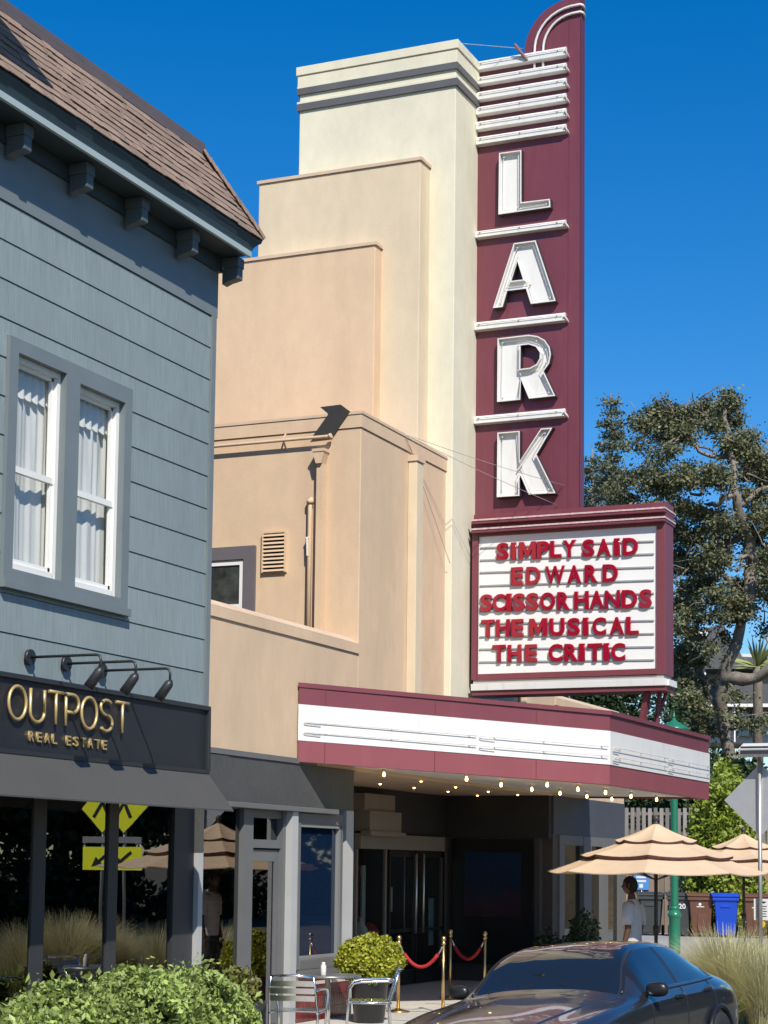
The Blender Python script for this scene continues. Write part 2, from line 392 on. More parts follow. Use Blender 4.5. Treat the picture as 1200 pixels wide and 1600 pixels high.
# mansard roof
SH = M('brown_shingle', (0.272, 0.192, 0.148), 0.9, var=0.12, scale=6, var2=(0.25, 120), bump=0.5, bscale=160, orand=0.16)
SHD = M('brown_roof_felt', (0.06, 0.045, 0.04), 0.9)
FLASH = M('brown_flashing', (0.12, 0.095, 0.095), 0.55, var=0.08, scale=3)
XE = XR+0.12+0.22; RY0, RZ0, RY1, RZ1 = 9.78, 9.118, 10.26, 9.985
def roofp(t):                                                       # slope profile with a slight kick at the eave
    k = 0.035*max(0, 1-t/0.25)**2; return RY0+(RY1-RY0)*t-0.0*k, RZ0+(RZ1-RZ0)*t
XT = XE-(RY1-RY0)*1.12
roof = MB(); 
roof.add([(8, RY0, RZ0), (XE, RY0, RZ0), (XT, RY1, RZ1), (8, RY1, RZ1), (XE, 20, RZ0), (XT, 20, RZ1)], [(0, 1, 2, 3), (1, 4, 5, 2)])
roof.add([(8, RY0, RZ0), (XE, RY0, RZ0), (XE, 20, RZ0), (8, 20, RZ0)], [(0, 3, 2, 1)])
ro = roof.build('roof', SHD, lb)
sl = Vector((0, RY1-RY0, RZ1-RZ0)); slen = sl.length; sl.normalize(); nrm = Vector((0, -sl.z, sl.y))
rows = 9; exp_ = slen/rows
wid = [0.16, 0.22, 0.29, 0.34]; smeshes = []
for wv in wid:
    mb = MB(); h = exp_*1.25; t = 0.011
    # a tab: x along the eave, local y up the slope, z out
    V = [(0.003, 0, 0.012), (wv-0.003, 0, 0.012), (wv-0.003, h, 0.004), (0.003, h, 0.004), (0.003, 0, t+0.012), (wv-0.003, 0, t+0.012), (wv-0.003, h, 0.009), (0.003, h, 0.009)]
    mb.add(V, [(0, 3, 2, 1), (4, 5, 6, 7), (0, 1, 5, 4), (1, 2, 6, 5), (2, 3, 7, 6), (3, 0, 4, 7)])
    me = mb.mesh('shingle'); me.materials.append(SH); smeshes.append(me)
RotS = Matrix(((1, 0, 0), (0, sl.y, nrm.y), (0, sl.z, nrm.z)))
rest = MB()
for r_ in range(rows):
    t = r_/rows; y0, z0 = RY0+(RY1-RY0)*t, RZ0+(RZ1-RZ0)*t
    xe = XE-(XE-XT)*t-0.06; x = 12.9+random.uniform(-0.3, 0)
    while x < xe-0.08:
        k = random.randrange(4)
        while x+wid[k] > xe+0.03 and k > 0: k -= 1
        lift = random.choice((0, 0, 0.003, 0.007))
        o = place('shingle', smeshes[k], ro)
        p = Vector((x, y0, z0)) + nrm*lift - sl*(random.uniform(0.0, 0.02) + (0.012 if r_ == 0 else 0))
        mm = RotS.to_4x4(); mm.translation = p - ORIG[lb.name]; o.matrix_local = mm
        x += wid[k]
# hip caps and side course ends
for i in range(10):
    t0 = i/10; t1 = t0+0.13
    a = Vector((XE-(XE-XT)*t0, RY0+(RY1-RY0)*t0, RZ0+(RZ1-RZ0)*t0)); b = Vector((XE-(XE-XT)*t1, RY0+(RY1-RY0)*t1, RZ0+(RZ1-RZ0)*t1))
    MB().bar(a+Vector((-0.01, -0.012, 0.012)), b+Vector((-0.01, -0.012, 0.03)), 0.13, 0.03, up=(0.5, -0.6, 0.5)).build('hip_shingle', SH, ro)
pbox('roof_flashing', FLASH, ro, 8, XT+0.05, RY1-0.02, 20, RZ1+0.004, RZ1+0.075)
pbox('roof_cap', FLASH, ro, 8, XT+0.02, RY1-0.005, 20, RZ1+0.088, RZ1+0.15)
pbox('cap_joint', SHD, ro, 8, XT-0.02, RY1+0.02, 20, RZ1+0.07, RZ1+0.09)
# flat-roofed dormer further along, out of sight but shading the shingles
pbox('dormer_wall', BLUET, lb, 11.6, 12.9, 9.72, 11.5, 9.15, 10.07)
pbox('dormer_roof', FLASH, lb, 11.2, 13.80, 9.33, 10.25, 10.075, 10.15)

# upper windows
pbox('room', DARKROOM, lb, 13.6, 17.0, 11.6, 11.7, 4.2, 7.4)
cas = MB()
def casing(mb, x0, x1, z0, z1, y0, y1): mb.box(x0, x1, y0, y1, z0, z1)
W1 = (14.44, 15.245, 4.765, 6.80); W2 = (15.485, 16.325, 4.745, 6.76)
cz = MB(); Yc0, Yc1 = WL-0.05, WL+0.12
cz.box(wx0, W1[0], Yc0, Yc1, wz0, wz1); cz.box(W1[1], W2[0], Yc0, Yc1, wz0, wz1); cz.box(W2[1], wx1, Yc0, Yc1, wz0, wz1)
cz.box(W1[0], W1[1], Yc0, Yc1, W1[3], wz1); cz.box(W2[0], W2[1], Yc0, Yc1, W2[3], wz1)
cz.box(W1[0], W1[1], Yc0, Yc1, wz0, W1[2]); cz.box(W2[0], W2[1], Yc0, Yc1, wz0, W2[2])
cz.build('window_casing', BLUET, lb)
pbox('window_sill', BLUET, lb, wx0-0.02, wx1+0.02, WL-0.085, WL-0.03, wz0-0.045, wz0+0.03)
CURT = M('white_curtain', (0.88, 0.87, 0.83), 0.8, var=0.04, scale=2, tr=0.3)
for (a, b, c, d), lb_ in ((W1, 0), (W2, 1)):
    mid = c+(d-c)*0.475; f = MB(); y0, y1 = WL+0.02, WL+0.10; t = 0.055
    f.box(a, a+t, y0, y1, c, d); f.box(b-t, b, y0, y1, c, d); f.box(a+t, b-t, y0, y1, d-t, d); f.box(a+t, b-t, y0, y1, c, c+t+0.02)
    wn = f.build('window', WHITE, lb, 0.004)
    s = MB(); q = 0.035; ya, yb = WL+0.05, WL+0.085
    s.box(a+t, a+t+q, ya, yb, c+t+.02, mid-0.03); s.box(b-t-q, b-t, ya, yb, c+t+.02, mid-0.03); s.box(a+t, b-t, ya, yb, c+t+.02, c+t+q+.03)
    s.box(a+t, b-t, ya-0.012, yb, mid-0.03, mid+0.03); s.build('lower_sash', WHITE, wn)
    s = MB(); ya, yb = WL+0.065, WL+0.10
    s.box(a+t, a+t+q, ya, yb, mid+0.03, d-t); s.box(b-t-q, b-t, ya, yb, mid+0.03, d-t); s.box(a+t, b-t, ya, yb, d-t-q, d-t); s.build('upper_sash', WHITE, wn)
    pbox('pane', PANE, wn, a+t, b-t, WL+0.075, WL+0.079, c+t, mid-0.02); pbox('pane', PANE, wn, a+t, b-t, WL+0.090, WL+0.094, mid+0.02, d-t)
    nx = 60; V = []; 
    for iz in range(12):
        for i in range(nx):
            u = i/(nx-1); zz = c+(d-c)*iz/11.0
            V.append((a+0.0+(b-a+0.03)*u, WL+0.18+0.009*sin(u*27+lb_*2+0.6*sin(iz*0.5)+2.2*sin(u*7+lb_))+0.010*sin(u*11+1+lb_*3)+0.004*sin(u*61+iz*.3), zz))
    F = [(j*nx+i, j*nx+i+1, (j+1)*nx+i+1, (j+1)*nx+i) for j in range(11) for i in range(nx-1)]
    MB().add(V, F, True).build('curtain', CURT, wn, fix=False)
    # scalloped valance and drawn side curtain
    nx = 50; V = []
    for i in range(nx):
        u = i/(nx-1); V += [(a+0.02+(b-a)*u, WL+0.135+0.012*sin(u*44), d-0.05), (a+0.02+(b-a)*u, WL+0.135+0.018*sin(u*44), d-0.30-0.05*abs(sin(u*21)))]
    MB().add(V, [(2*i, 2*i+1, 2*i+3, 2*i+2) for i in range(nx-1)], True).build('valance', CURT, wn, fix=False)

# awning
AWN = M('charcoal_awning', (0.068, 0.066, 0.061), 0.75, var=0.06, scale=1.5, var2=(0.12, 90), bump=0.15, bscale=120)
ax1 = onY(365, 1266, 9.62).x; az = onY(365, 1266, 9.62).z; at = onY(322, 1209, 9.98)
aw = MB(); pr = [(10.46, 3.28), (10.1, 3.17), (9.98, 3.09), (9.62, az), (9.62, az-0.015), (10.0, 3.06), (10.46, 3.24)]
aw.prism([(8, y, z) for y, z in pr], (ax1-8, 0, 0)); 
aw.build('awning', AWN, lb)

# shopfront: openings measured on the shopfront plane
def sx(px_): return onY(px_, 1400, WS).x
zt = 2.95
sf = [(-60, 'L'), ]
def mullion(name, mat, p0, p1, y0, y1, z0=0.15, z1=zt): return pbox(name, mat, lb, sx(p0), sx(p1), y0, y1, z0, z1)
pbox('shop_head', CHAR, lb, 8, sx(352), WS-0.02, WS+0.5, 2.78, 3.33)
mullion('mullion', DARKF, 54, 74, WS+0.03, WS+0.10); mullion('mullion', DARKF, 172, 187, WS+0.03, WS+0.10)
mullion('pier', DARKF, 272, 303, WS+0.01, WS+0.2); mullion('window_frame', LGREY, 304, 311, WS-0.045, WS+0.1, z1=2.2)
mullion('window_frame', CHAR, 304, 311, WS-0.045, WS+0.1, z0=2.202)
pbox('stall_riser', CHAR, lb, 8, sx(376), WS-0.01, WS+0.1, 0.15, 0.55)
# panes, each set a hair off true as real glazing is
def glazing(p0, p1, z0, z1, y, turn=0.0, mat=SHOPGLASS, parent=None, name='shop_pane'):
    x0, x1 = sx(p0), sx(p1); xc = (x0+x1)/2; hw = (x1-x0)/2+0.02; c, s = cos(radians(turn)), sin(radians(turn))
    return MB().obox((xc, y, (z0+z1)/2), (hw*c, hw*s, 0), (-0.004*s, 0.004*c, 0), (0, 0, (z1-z0)/2)).build(name, mat, parent or lb)
glazing(-60, 54, 0.5, zt, WS+0.05, 0.2); glazing(74, 170, 0.5, zt, WS+0.05, 1.0); glazing(187, 268, 0.5, zt, WS+0.05, 0.25)
glazing(311, 376, 0.5, 2.75, WS+0.05, 0.0)
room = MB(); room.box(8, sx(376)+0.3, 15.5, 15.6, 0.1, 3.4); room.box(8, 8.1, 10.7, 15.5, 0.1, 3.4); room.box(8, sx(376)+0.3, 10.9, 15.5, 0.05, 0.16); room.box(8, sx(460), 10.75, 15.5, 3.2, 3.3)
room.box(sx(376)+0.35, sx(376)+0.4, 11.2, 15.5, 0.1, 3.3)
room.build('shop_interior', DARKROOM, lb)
# blinds behind window beside the door and in the door
BLIND = M('dark_blind', (0.05, 0.05, 0.055), 0.6)
z = 0.6
while z < 2.7:
    MB().bar((sx(313), WS+0.16, z), (sx(375), WS+0.16, z), 0.05, 0.006, up=(0, 0.6, 1)).build('blind_slat', BLIND, lb); z += 0.075

# small lamp and cable box on the far side wall, just showing past the corner
pbox('side_lamp', DARKF, lb, XR-.02, XR+.09, 10.55, 10.70, onY(335, 622, 10.6).z, onY(335, 612, 10.6).z)
sb0 = onY(333, 690, 10.6).z; sb1 = onY(333, 652, 10.6).z
MB().prism([(XR-.02, 10.6, sb0), (XR-.02, 10.6, sb1), (XR+.12, 10.6, (sb0*.35+sb1*.65))], (0, .12, 0)).build('side_shade', GREYF, lb)
# ================================================================== theatre
def stucco(name, col): return M(name, col, 0.85, var=0.06, scale=0.9, stretch=(1, 1, 0.45), var2=(0.05, 5, (1, 1, 0.6)), bump=0.12, bscale=28, stain=(tuple(c*0.78 for c in col), 0.5, 0.8, (1.7, 1.7, 0.4)))
TAN = stucco('peach_stucco', (0.635, 0.462, 0.305)); TAN2 = stucco('sand_stucco', (0.65, 0.537, 0.378)); CREAM = stucco('cream_stucco', (0.69, 0.648, 0.495))
CAPM = stucco('peach_cap', (0.60, 0.45, 0.32)); GRAYB = M('grey_band_paint', (0.105, 0.105, 0.11), 0.6, var=0.1, scale=2)
MAR = M('maroon_paint', (0.158, 0.038, 0.054), 0.42, var=0.07, scale=0.8, var2=(0.08, 6, (3, 3, 0.4)), stain=((0.225, 0.085, 0.10), 0.4, 1.6, (1, 1, 0.12)))
MARP = M('light_maroon_paint', (0.25, 0.064, 0.075), 0.5, var=0.05, scale=1.2, stain=((0.34, 0.13, 0.14), 0.3, 2.0, (1, 1, 0.3)))  # lighter, pinker maroon than the upper band
MARB = M('maroon_band_paint', (0.178, 0.044, 0.056), 0.45, var=0.06, scale=1.2, stain=((0.26, 0.09, 0.10), 0.3, 2.0, (1, 1, 0.3)))
MARL = M('pink_worn_edge', (0.60, 0.42, 0.42), 0.6, var=0.25, scale=18)
SIGNW = M('white_sign_enamel', (0.73, 0.72, 0.69), 0.38, var=0.03, scale=2, stain=((0.50, 0.46, 0.40), 0.4, 2.2, (3, 3, 0.5)))
NEON = M('unlit_neon_glass', (0.62, 0.59, 0.57), 0.15, var=0.1, scale=10)
IRON = M('dark_iron', (0.03, 0.03, 0.032), 0.5)
YF = 10.395; XTW = 25.926; XB = 26.87; XC = 26.95
Y2, X2, Y3, X3, X4 = 10.807, 25.55, 11.43, 25.31, 22.865
th = thing('theatre', 'cream and peach stepped stucco movie theatre with tall central tower', 'building', (XC, 10.5, 0.15))
def mir(x): return 2*XC-x
# tower
pbox('tower', CREAM, th, XTW, mir(XTW), YF, 13.05, 3.45, 14.30, bevel=0.012)
c = MB()
zt0 = 14.64
zA, zB, zC, zD = onX(600, 133, XTW).z, onX(600, 146, XTW).z, onX(600, 117, XTW).z, onX(600, 97, XTW).z
z1 = onX(712, 133, XTW-0.02).z; z2 = onX(712, 122, XTW-0.02).z; z3 = onX(712, 107, XTW-0.02).z; z4 = onX(712, 97, XTW-0.02).z
pbox('tower_cornice', CREAM, th, XTW-0.03, mir(XTW)+0.03, YF-0.03, 13.08, 14.302, 14.52, bevel=0.006)
pbox('tower_cap', CREAM, th, XTW-0.05, mir(XTW)+0.05, YF-0.05, 13.10, 14.522, 14.66, bevel=0.006)
for za, zb in ((z1, z2), (z3, z4)):
    pbox('cornice_band', GRAYB, th, XTW-0.035, mir(XTW)+0.035, YF-0.035, 13.085, za, zb)
    pbox('band_trim', CREAM, th, XTW-0.033, mir(XTW)+0.033, YF-0.033, 13.083, zb+0.002, zb+0.035)
# stepped wings
def block(name, mat, x0, y0, yb, zb, z, capw=0.025):
    o = pbox(name, mat, th, x0, mir(x0), y0, yb, zb, z, bevel=0.012)
    pbox('parapet_cap', CAPM if mat is not CREAM else CREAM, o, x0-capw, mir(x0)+capw, y0-capw, yb+capw, z+0.002, z+0.05)
    return o
block('upper_step', TAN2, X2, Y2, 13.55, 3.4, 12.70)
block('middle_step', TAN, X3, Y3, 17.0, 3.4, 11.39)
low = pbox('front_block', TAN, th, X4, mir(X4), WS, 20, 3.33, 7.98, bevel=0.012)
pbox('parapet_band', TAN, low, X4-0.018, mir(X4)+0.018, WS-0.018, 20.02, 7.982, 8.16)
pbox('parapet_cap', CAPM, low, X4-0.03, mir(X4)+0.03, WS-0.03, 20.03, 8.162, 8.20)
# left and right one-storey wings with a sloping parapet cap
for s in (0, 1):
    xa, xb = (18.25, X4-0.002) if s == 0 else (mir(X4)+0.002, 35.18)
    wg = pbox('wing_wall', TAN, th, xa, xb, WS+0.002, 11.1, 3.34, 4.90)
    pbox('wing_parapet', TAN, wg, xa, xb, WS-0.02, 11.12, 4.902, 5.03)
    MB().prism([(xa, WS-0.02, 5.032), (xa, 11.12, 5.032), (xa, 10.95, 5.12), (xa, WS+0.12, 5.12)], (xb-xa, 0, 0)).build('parapet_cap', CAPM, wg)
    pbox('wing_roof', CHAR, wg, xa, xb, 11.13, 20, 4.4, 4.5)
pbox('wing_side', TAN, th, 35.05, 35.178, 11.1, 20, 3.34, 5.0)
# thin pilaster strips on the front face, one each side of the tower
pxa = onY(641, 900, WS).x
for x in (pxa, mir(pxa)):
    p = pbox('pilaster', TAN2, th, x-0.12, x+0.12, WS-0.14, WS-0.002, 3.4, 7.84, bevel=0.008)
    pbox('pilaster_cap', CAPM, p, x-0.14, x+0.14, WS-0.16, WS-0.002, 7.842, 7.93)
# side wall of the front block: window, louvre, pipes
X4w = X4-0.002
a = onX(300, 857, X4); b = onX(401, 853, X4); zb_, ztp = 4.6, 6.45
PURP = M('plum_grey_trim', (0.13, 0.115, 0.125), 0.6, var=0.06, scale=3)
wf = MB(); y0, y1 = b.y, 13.6
wf.box(X4-0.06, X4w, y0, y0+0.17, 4.9, 6.45); wf.box(X4-0.06, X4w, y0+0.17, y1, 6.27, 6.45)
sw_ = wf.build('side_window', PURP, th)
ws = MB(); ws.box(X4-0.035, X4w, y0+0.172, y0+0.24, 4.95, 6.265); ws.box(X4-0.035, X4w, y0+0.24, y1, 6.195, 6.265); ws.box(X4-0.035, X4w, y0+0.24, y1, 5.58, 5.65)
ws.build('frame', WHITE, sw_)
pbox('pane', M('dark_room_glass', (0.045, 0.05, 0.045), 0.05, spec=1.0, var=.8, scale=3.5), sw_, X4-0.015, X4w, y0+0.24, y1, 4.95, 6.195)
lv0, lv1 = onX(413, 833, X4), onX(447, 893, X4)
lv = pbox('louvre', TAN, th, X4-0.012, X4w, lv1.y-0.02, lv0.y+0.02, 6.05, 6.63)
LDARK = M('louvre_gap', (0.03, 0.025, 0.02), 0.9)
pbox('louvre_backing', LDARK, lv, X4-0.016, X4-0.0125, lv1.y+0.01, lv0.y-0.01, 6.08, 6.60)
for i in range(10):
    z = 6.095+i*0.054
    MB().obox((X4-0.035, (lv0.y+lv1.y)/2, z), (0.02, 0, 0.011), (0, (lv0.y-lv1.y)/2-0.012, 0), (0.003, 0, 0.010)).build('louvre_slat', TAN, lv)
fr = MB()
fr.box(X4-0.05, X4-0.013, lv1.y-0.012, lv1.y+0.012, 6.06, 6.62); fr.box(X4-0.05, X4-0.013, lv0.y-0.012, lv0.y+0.012, 6.06, 6.62); fr.box(X4-0.05, X4-0.013, lv1.y+.012, lv0.y-.012, 6.605, 6.63)
fr.build('louvre_frame', TAN, lv)
# conduit along the wall and its brackets
zc_ = 7.87
cp = MB().tube([(X4-0.10, 18, zc_), (X4-0.10, 10.98, zc_), (X4-0.09, 10.93, zc_+0.005)], 0.022, 10); cp.cyl((X4-0.09, 10.935, zc_), (X4-0.09, 10.90, zc_+0.01), 0.036, 12)
co = cp.build('conduit', TAN, th)
for y in (11.62, 13.0, 14.4):
    MB().bar((X4-0.10, y, zc_+0.02), (X4-0.04, y, zc_+0.10), 0.02, 0.015).bar((X4-0.10, y, zc_-0.02), (X4, y, zc_-0.12), 0.02, 0.015).build('conduit_bracket', CAPM, co)
# scupper box and downpipe with a conductor head
sc = onX(506, 705, X4)
cyc = onX(506, 740, X4).y
ch = MB(); ch.box(X4-0.17, X4w, cyc-0.085, cyc+0.105, 7.66, 7.70); ch.prism([(X4-0.16, cyc-0.075, 7.66), (X4-0.16, cyc+0.095, 7.66), (X4-0.16, cyc+0.05, 7.50), (X4-0.16, cyc-0.03, 7.50)], (0.158, 0, 0))
dp = ch.build('downpipe_head', TAN, th)
MB().box(X4-0.115, X4-0.012, cyc-0.035, cyc+0.055, 5.0, 7.50).build('downpipe', TAN, th)
y2_ = onX(487, 830, X4).y
dv = MB().tube([(X4-0.06, y2_, 4.9), (X4-0.06, y2_, 6.98), (X4-0.04, y2_, 7.03), (X4-0.002, y2_, 7.05)], 0.032, 10); dv.lathe([(0.05, -.03), (0.05, .03)], (X4-0.06, y2_, 7.0), 10); dv.build('vent_pipe', TAN, th)
MB().bar((X4-0.10, y2_+0.02, 6.50), (X4-0.002, y2_+0.02, 6.52), 0.05, 0.02).bar((X4-0.10, y2_+0.02, 6.50), (X4-0.10, y2_+0.01, 6.25), 0.02, 0.012, up=(1, 0, 0)).build('pipe_clamp', WHITE, th)
# flat dark chevron across the parapet edge of the side wall
DKM = M('dark_chevron', (0.035, 0.033, 0.03), 0.6, var=0.15, scale=6)
q = [onX(x, y, X4-0.035) for x, y in ((500, 636), (532, 632), (547, 643), (520, 681), (486, 685), (513, 647))]
MB().prism(q, (0.016, 0, 0)).build('dark_chevron_plate', DKM, th)

# ---- ground floor front: shaded shopfront between the awning and the entrance
gf = pbox('fascia', CHAR, th, sx(352)+0.002, 22.76, WS-0.012, WS+0.3, 2.80, 3.335)
pbox('fascia_trim', GREYF, gf, 18.3, 21.6, WS-0.03, WS+0.02, 3.337, 3.40)
lg = MB(); lg.box(onY(358, 1255, WS-0.12).x, 22.05, WS-0.14, WS+0.05, 2.735, 2.795); lg.build('door_ledge', GREYF, th, 0.005)
def gpart(name, mat, p0, p1, y0, y1, z0, z1, parent=th): return pbox(name, mat, parent, sx(p0), sx(p1), y0, y1, z0, z1)
dr = gpart('door_frame', GREYF, 378, 393, WS-0.01, WS+0.12, 0.15, 2.73)
gpart('jamb', GREYF, 440, 455, WS-0.01, WS+0.12, 0.15, 2.73, dr); gpart('transom_bar', GREYF, 393, 440, WS+0.02, WS+0.12, 2.28, 2.38, dr)
gpart('transom_rail', GREYF, 393, 440, WS+0.02, WS+0.12, 2.64, 2.73, dr)
glazing(393, 440, 2.38, 2.64, WS+0.08, 0, SHOPGLASS, dr, 'transom_pane')
d = MB(); xa, xb = sx(393)+.004, sx(440)-.004; y0, y1 = WS+0.05, WS+0.09
d.box(xa, xa+0.085, y0, y1, 0.17, 2.26); d.box(xb-0.10, xb, y0, y1, 0.17, 2.26); d.box(xa+.085, xb-.10, y0, y1, 2.12, 2.26); d.box(xa+.085, xb-.10, y0, y1, 0.17, 0.42)
do = d.build('door', GREYF, dr, 0.004)
pbox('door_pane', SHOPGLASS, do, xa+0.085, xb-0.10, WS+0.065, WS+0.07, 0.42, 2.12)
z = 0.45
while z < 2.1:
    MB().bar((xa+0.085, WS+0.16, z), (xb-0.10, WS+0.16, z), 0.05, 0.006, up=(0, 0.6, 1)).build('blind_slat', BLIND, do); z += 0.085
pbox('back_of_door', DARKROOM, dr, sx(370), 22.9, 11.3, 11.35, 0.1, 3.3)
pbox('pillar', LGREY, th, onY(455.5, 1400, WS-.1).x, onY(464.5, 1400, WS-.1).x, WS-0.10, WS+0.2, 0.15, 2.73)
wz_a, wz_b = onY(500, 1498, WS).z, onY(500, 1283, WS).z
w4 = MB(); xa, xb = onY(465.5, 1400, WS-.05).x, onY(535, 1400, WS-.05).x; t = 0.055
zlo, zhi = onY(500, 1512, WS).z, 2.73
w4.box(xa+.002, xa+t, WS-0.05, WS+0.06, zlo, zhi); w4.box(xb-0.05, xb, WS-0.05, WS+0.06, zlo, zhi); w4.box(xa+t, xb-0.05, WS-0.05, WS+0.06, zhi-0.13, zhi); w4.box(xa+t, xb-.05, WS-0.06, WS+0.06, zlo, zlo+0.12)
w4o = w4.build('display_window', GREYF, th, 0.006)
i4 = MB(); i4.box(xa+t, xa+t+0.035, WS-0.035, WS+0.05, zlo+.12, zhi-.13); i4.box(xb-0.085, xb-.05, WS-0.035, WS+0.05, zlo+.12, zhi-.13); i4.box(xa+t+.035, xb-.085, WS-0.035, WS+0.05, zhi-.175, zhi-.13); i4.box(xa+t+.035, xb-.085, WS-0.035, WS+.05, zlo+.12, zlo+.165)
i4.build('inner_frame', M('mid_grey_frame', (0.22, 0.225, 0.225), 0.45), w4o, 0.004)
BLUEGL = M('deep_blue_glass', (0.006, 0.016, 0.040), 0.02, spec=1.0)
pbox('pane', BLUEGL, w4o, xa+t+.02, xb-.07, WS+0.02, WS+0.026, zlo+.13, zhi-.14)
gpart('sill', GREYF, 462, 545, WS-0.10, WS+0.02, zlo-0.07, zlo-0.002)
gpart('pillar', LGREY, 536.5, 548, WS-0.03, WS+0.4, 0.15, 2.80)
# glazed red tiles under the window
TILE = M('oxblood_tile', (0.13, 0.012, 0.010), 0.18, spec=0.7, orand=0.35, var=0.15, scale=5)
GROUT = M('tile_grout', (0.33, 0.20, 0.17), 0.9)
bk = gpart('tile_wall', GROUT, 456, 545, WS-0.035, WS+0.02, 0.15, zlo-0.075)
tme = MB().box(0.002, 0.066, -0.007, 0.004, 0.002, 0.146).mesh('tile'); tme.materials.append(TILE)
x = sx(456)+0.004; nrow = int((zlo-0.1-0.16)/0.15)
while x < sx(545)-0.066:
    for r_ in range(nrow+1):
        z = 0.16+r_*0.15
        if z+0.146 > zlo-0.076: continue
        o = place('tile', tme, bk); o.location = Vector((x, WS-0.0395, z))-ORIG[th.name]
    x += 0.069
pbox('tile_stringcourse', M('pink_tile_band', (0.62, 0.50, 0.46), 0.4), bk, sx(456), sx(545), WS-0.06, WS-0.036, 0.60, 0.64)

# ---- recessed entrance
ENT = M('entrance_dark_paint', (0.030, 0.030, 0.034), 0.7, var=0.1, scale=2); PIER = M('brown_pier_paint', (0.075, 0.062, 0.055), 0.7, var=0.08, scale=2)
BRONZE = M('beige_header', (0.24, 0.21, 0.18), 0.5, var=0.05, scale=3)
YB = 12.4
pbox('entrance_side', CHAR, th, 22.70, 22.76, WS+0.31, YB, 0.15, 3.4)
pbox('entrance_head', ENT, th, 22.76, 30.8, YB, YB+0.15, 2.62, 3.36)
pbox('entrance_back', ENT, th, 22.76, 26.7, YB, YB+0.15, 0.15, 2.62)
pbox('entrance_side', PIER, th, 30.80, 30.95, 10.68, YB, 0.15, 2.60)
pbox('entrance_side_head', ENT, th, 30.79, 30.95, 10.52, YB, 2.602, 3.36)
# poster case on the right side wall
y0, y1 = onX(835, 1380, 30.8).y, onX(708, 1380, 30.8).y
pc = pbox('poster_case', M('black_case', (0.008, 0.008, 0.010), 0.3), th, 30.72, 30.798, y0, y1, 0.45, 2.58)
POST = bpy.data.materials.new('dark_film_poster'); POST.use_nodes = True; ntp = POST.node_tree; bp_ = ntp.nodes['Principled BSDF']
g_ = ntp.nodes.new('ShaderNodeNewGeometry'); sp = ntp.nodes.new('ShaderNodeSeparateXYZ'); cr = ntp.nodes.new('ShaderNodeValToRGB'); mr = ntp.nodes.new('ShaderNodeMapRange'); nz = ntp.nodes.new('ShaderNodeTexNoise'); ad = ntp.nodes.new('ShaderNodeMath')
ntp.links.new(g_.outputs['Position'], sp.inputs[0]); ntp.links.new(g_.outputs['Position'], nz.inputs['Vector']); nz.inputs['Scale'].default_value = 5; nz.inputs['Detail'].default_value = 6
mr.inputs['From Min'].default_value = 1.0; mr.inputs['From Max'].default_value = 2.6; ntp.links.new(sp.outputs[2], mr.inputs['Value'])
ad.operation = 'MULTIPLY_ADD'; ad.inputs[1].default_value = 0.5; ntp.links.new(nz.outputs['Fac'], ad.inputs[0]); ntp.links.new(mr.outputs[0], ad.inputs[2])
ntp.links.new(ad.outputs[0], cr.inputs[0]); ntp.links.new(cr.outputs[0], bp_.inputs['Base Color']); bp_.inputs['Roughness'].default_value = 0.25
el = cr.color_ramp.elements; el[0].position = 0.15; el[0].color = (0.035, 0.012, 0.02, 1); el[1].position = 1.2; el[1].color = (0.008, 0.03, 0.085, 1)
e = el.new(0.55); e.color = (0.04, 0.02, 0.035, 1); e = el.new(0.75); e.color = (0.01, 0.02, 0.05, 1)
pbox('poster', POST, pc, 30.708, 30.718, y0+0.22, y1-0.25, 1.25, 2.35)
pbox('pier', PIER, th, 30.45, 30.79, YB-0.05, YB-0.001, 0.15, 2.618)
# doors in the back wall
def bx(px_): return onY(px_, 1380, YB).x
dh = pbox('door_header', BRONZE, th, bx(552), 30.44, YB-0.12, YB-0.003, 2.36, 2.60)
pbox('header_block', BRONZE, dh, bx(552)-0.02, bx(607), YB-0.30, YB-0.122, 2.56, 2.63); pbox('header_block', BRONZE, dh, bx(553), bx(603), YB-0.26, YB-0.004, 2.632, 2.95)
pbox('header_block', BRONZE, dh, bx(550), bx(598), YB-0.20, YB-0.004, 2.952, 3.22)
STEEL = M('brushed_steel', (0.55, 0.54, 0.52), 0.3, metal=1.0)
DG = GLASS('door_glass', (0.85, 0.87, 0.88), 1.8)
for k, (p0, p1) in enumerate(((604, 644), (646, 690))):
    x0, x1 = bx(p0), bx(p1)
    f = MB(); f.box(x0, x0+0.06, YB-0.05, YB-0.004, 0.17, 2.355); f.box(x1-0.06, x1, YB-0.05, YB-0.004, 0.17, 2.355); f.box(x0+.06, x1-.06, YB-.05, YB-.004, 2.25, 2.355); f.box(x0+.06, x1-.06, YB-.05, YB-.004, 0.17, 0.40)
    f.box(x0+.06, x1-.06, YB-.05, YB-.004, 1.02, 1.07)
    fo = f.build('entrance_door', M('dark_bronze', (0.05, 0.045, 0.04), 0.4, metal=0.6), th)
    pbox('pane', DG, fo, x0+.06, x1-.06, YB-0.03, YB-0.024, 0.40, 2.25)
    for xx in ((x1-0.13,) if k == 0 else (x0+0.13,)):
        MB().tube([(xx, YB-0.06, 1.0), (xx, YB-0.13, 1.0), (xx, YB-0.13, 2.3), (xx, YB-0.06, 2.3)], 0.022, 8).build('pull_handle', STEEL, fo)
cs = bx(552), bx(600)
cb = MB(); cb.box(cs[0], cs[0]+0.06, YB-.05, YB-.003, 0.9, 2.355); cb.box(cs[1]-.06, cs[1], YB-.05, YB-.003, 0.9, 2.355); cb.box(cs[0], cs[1], YB-.08, YB-.003, 0.84, 0.90)
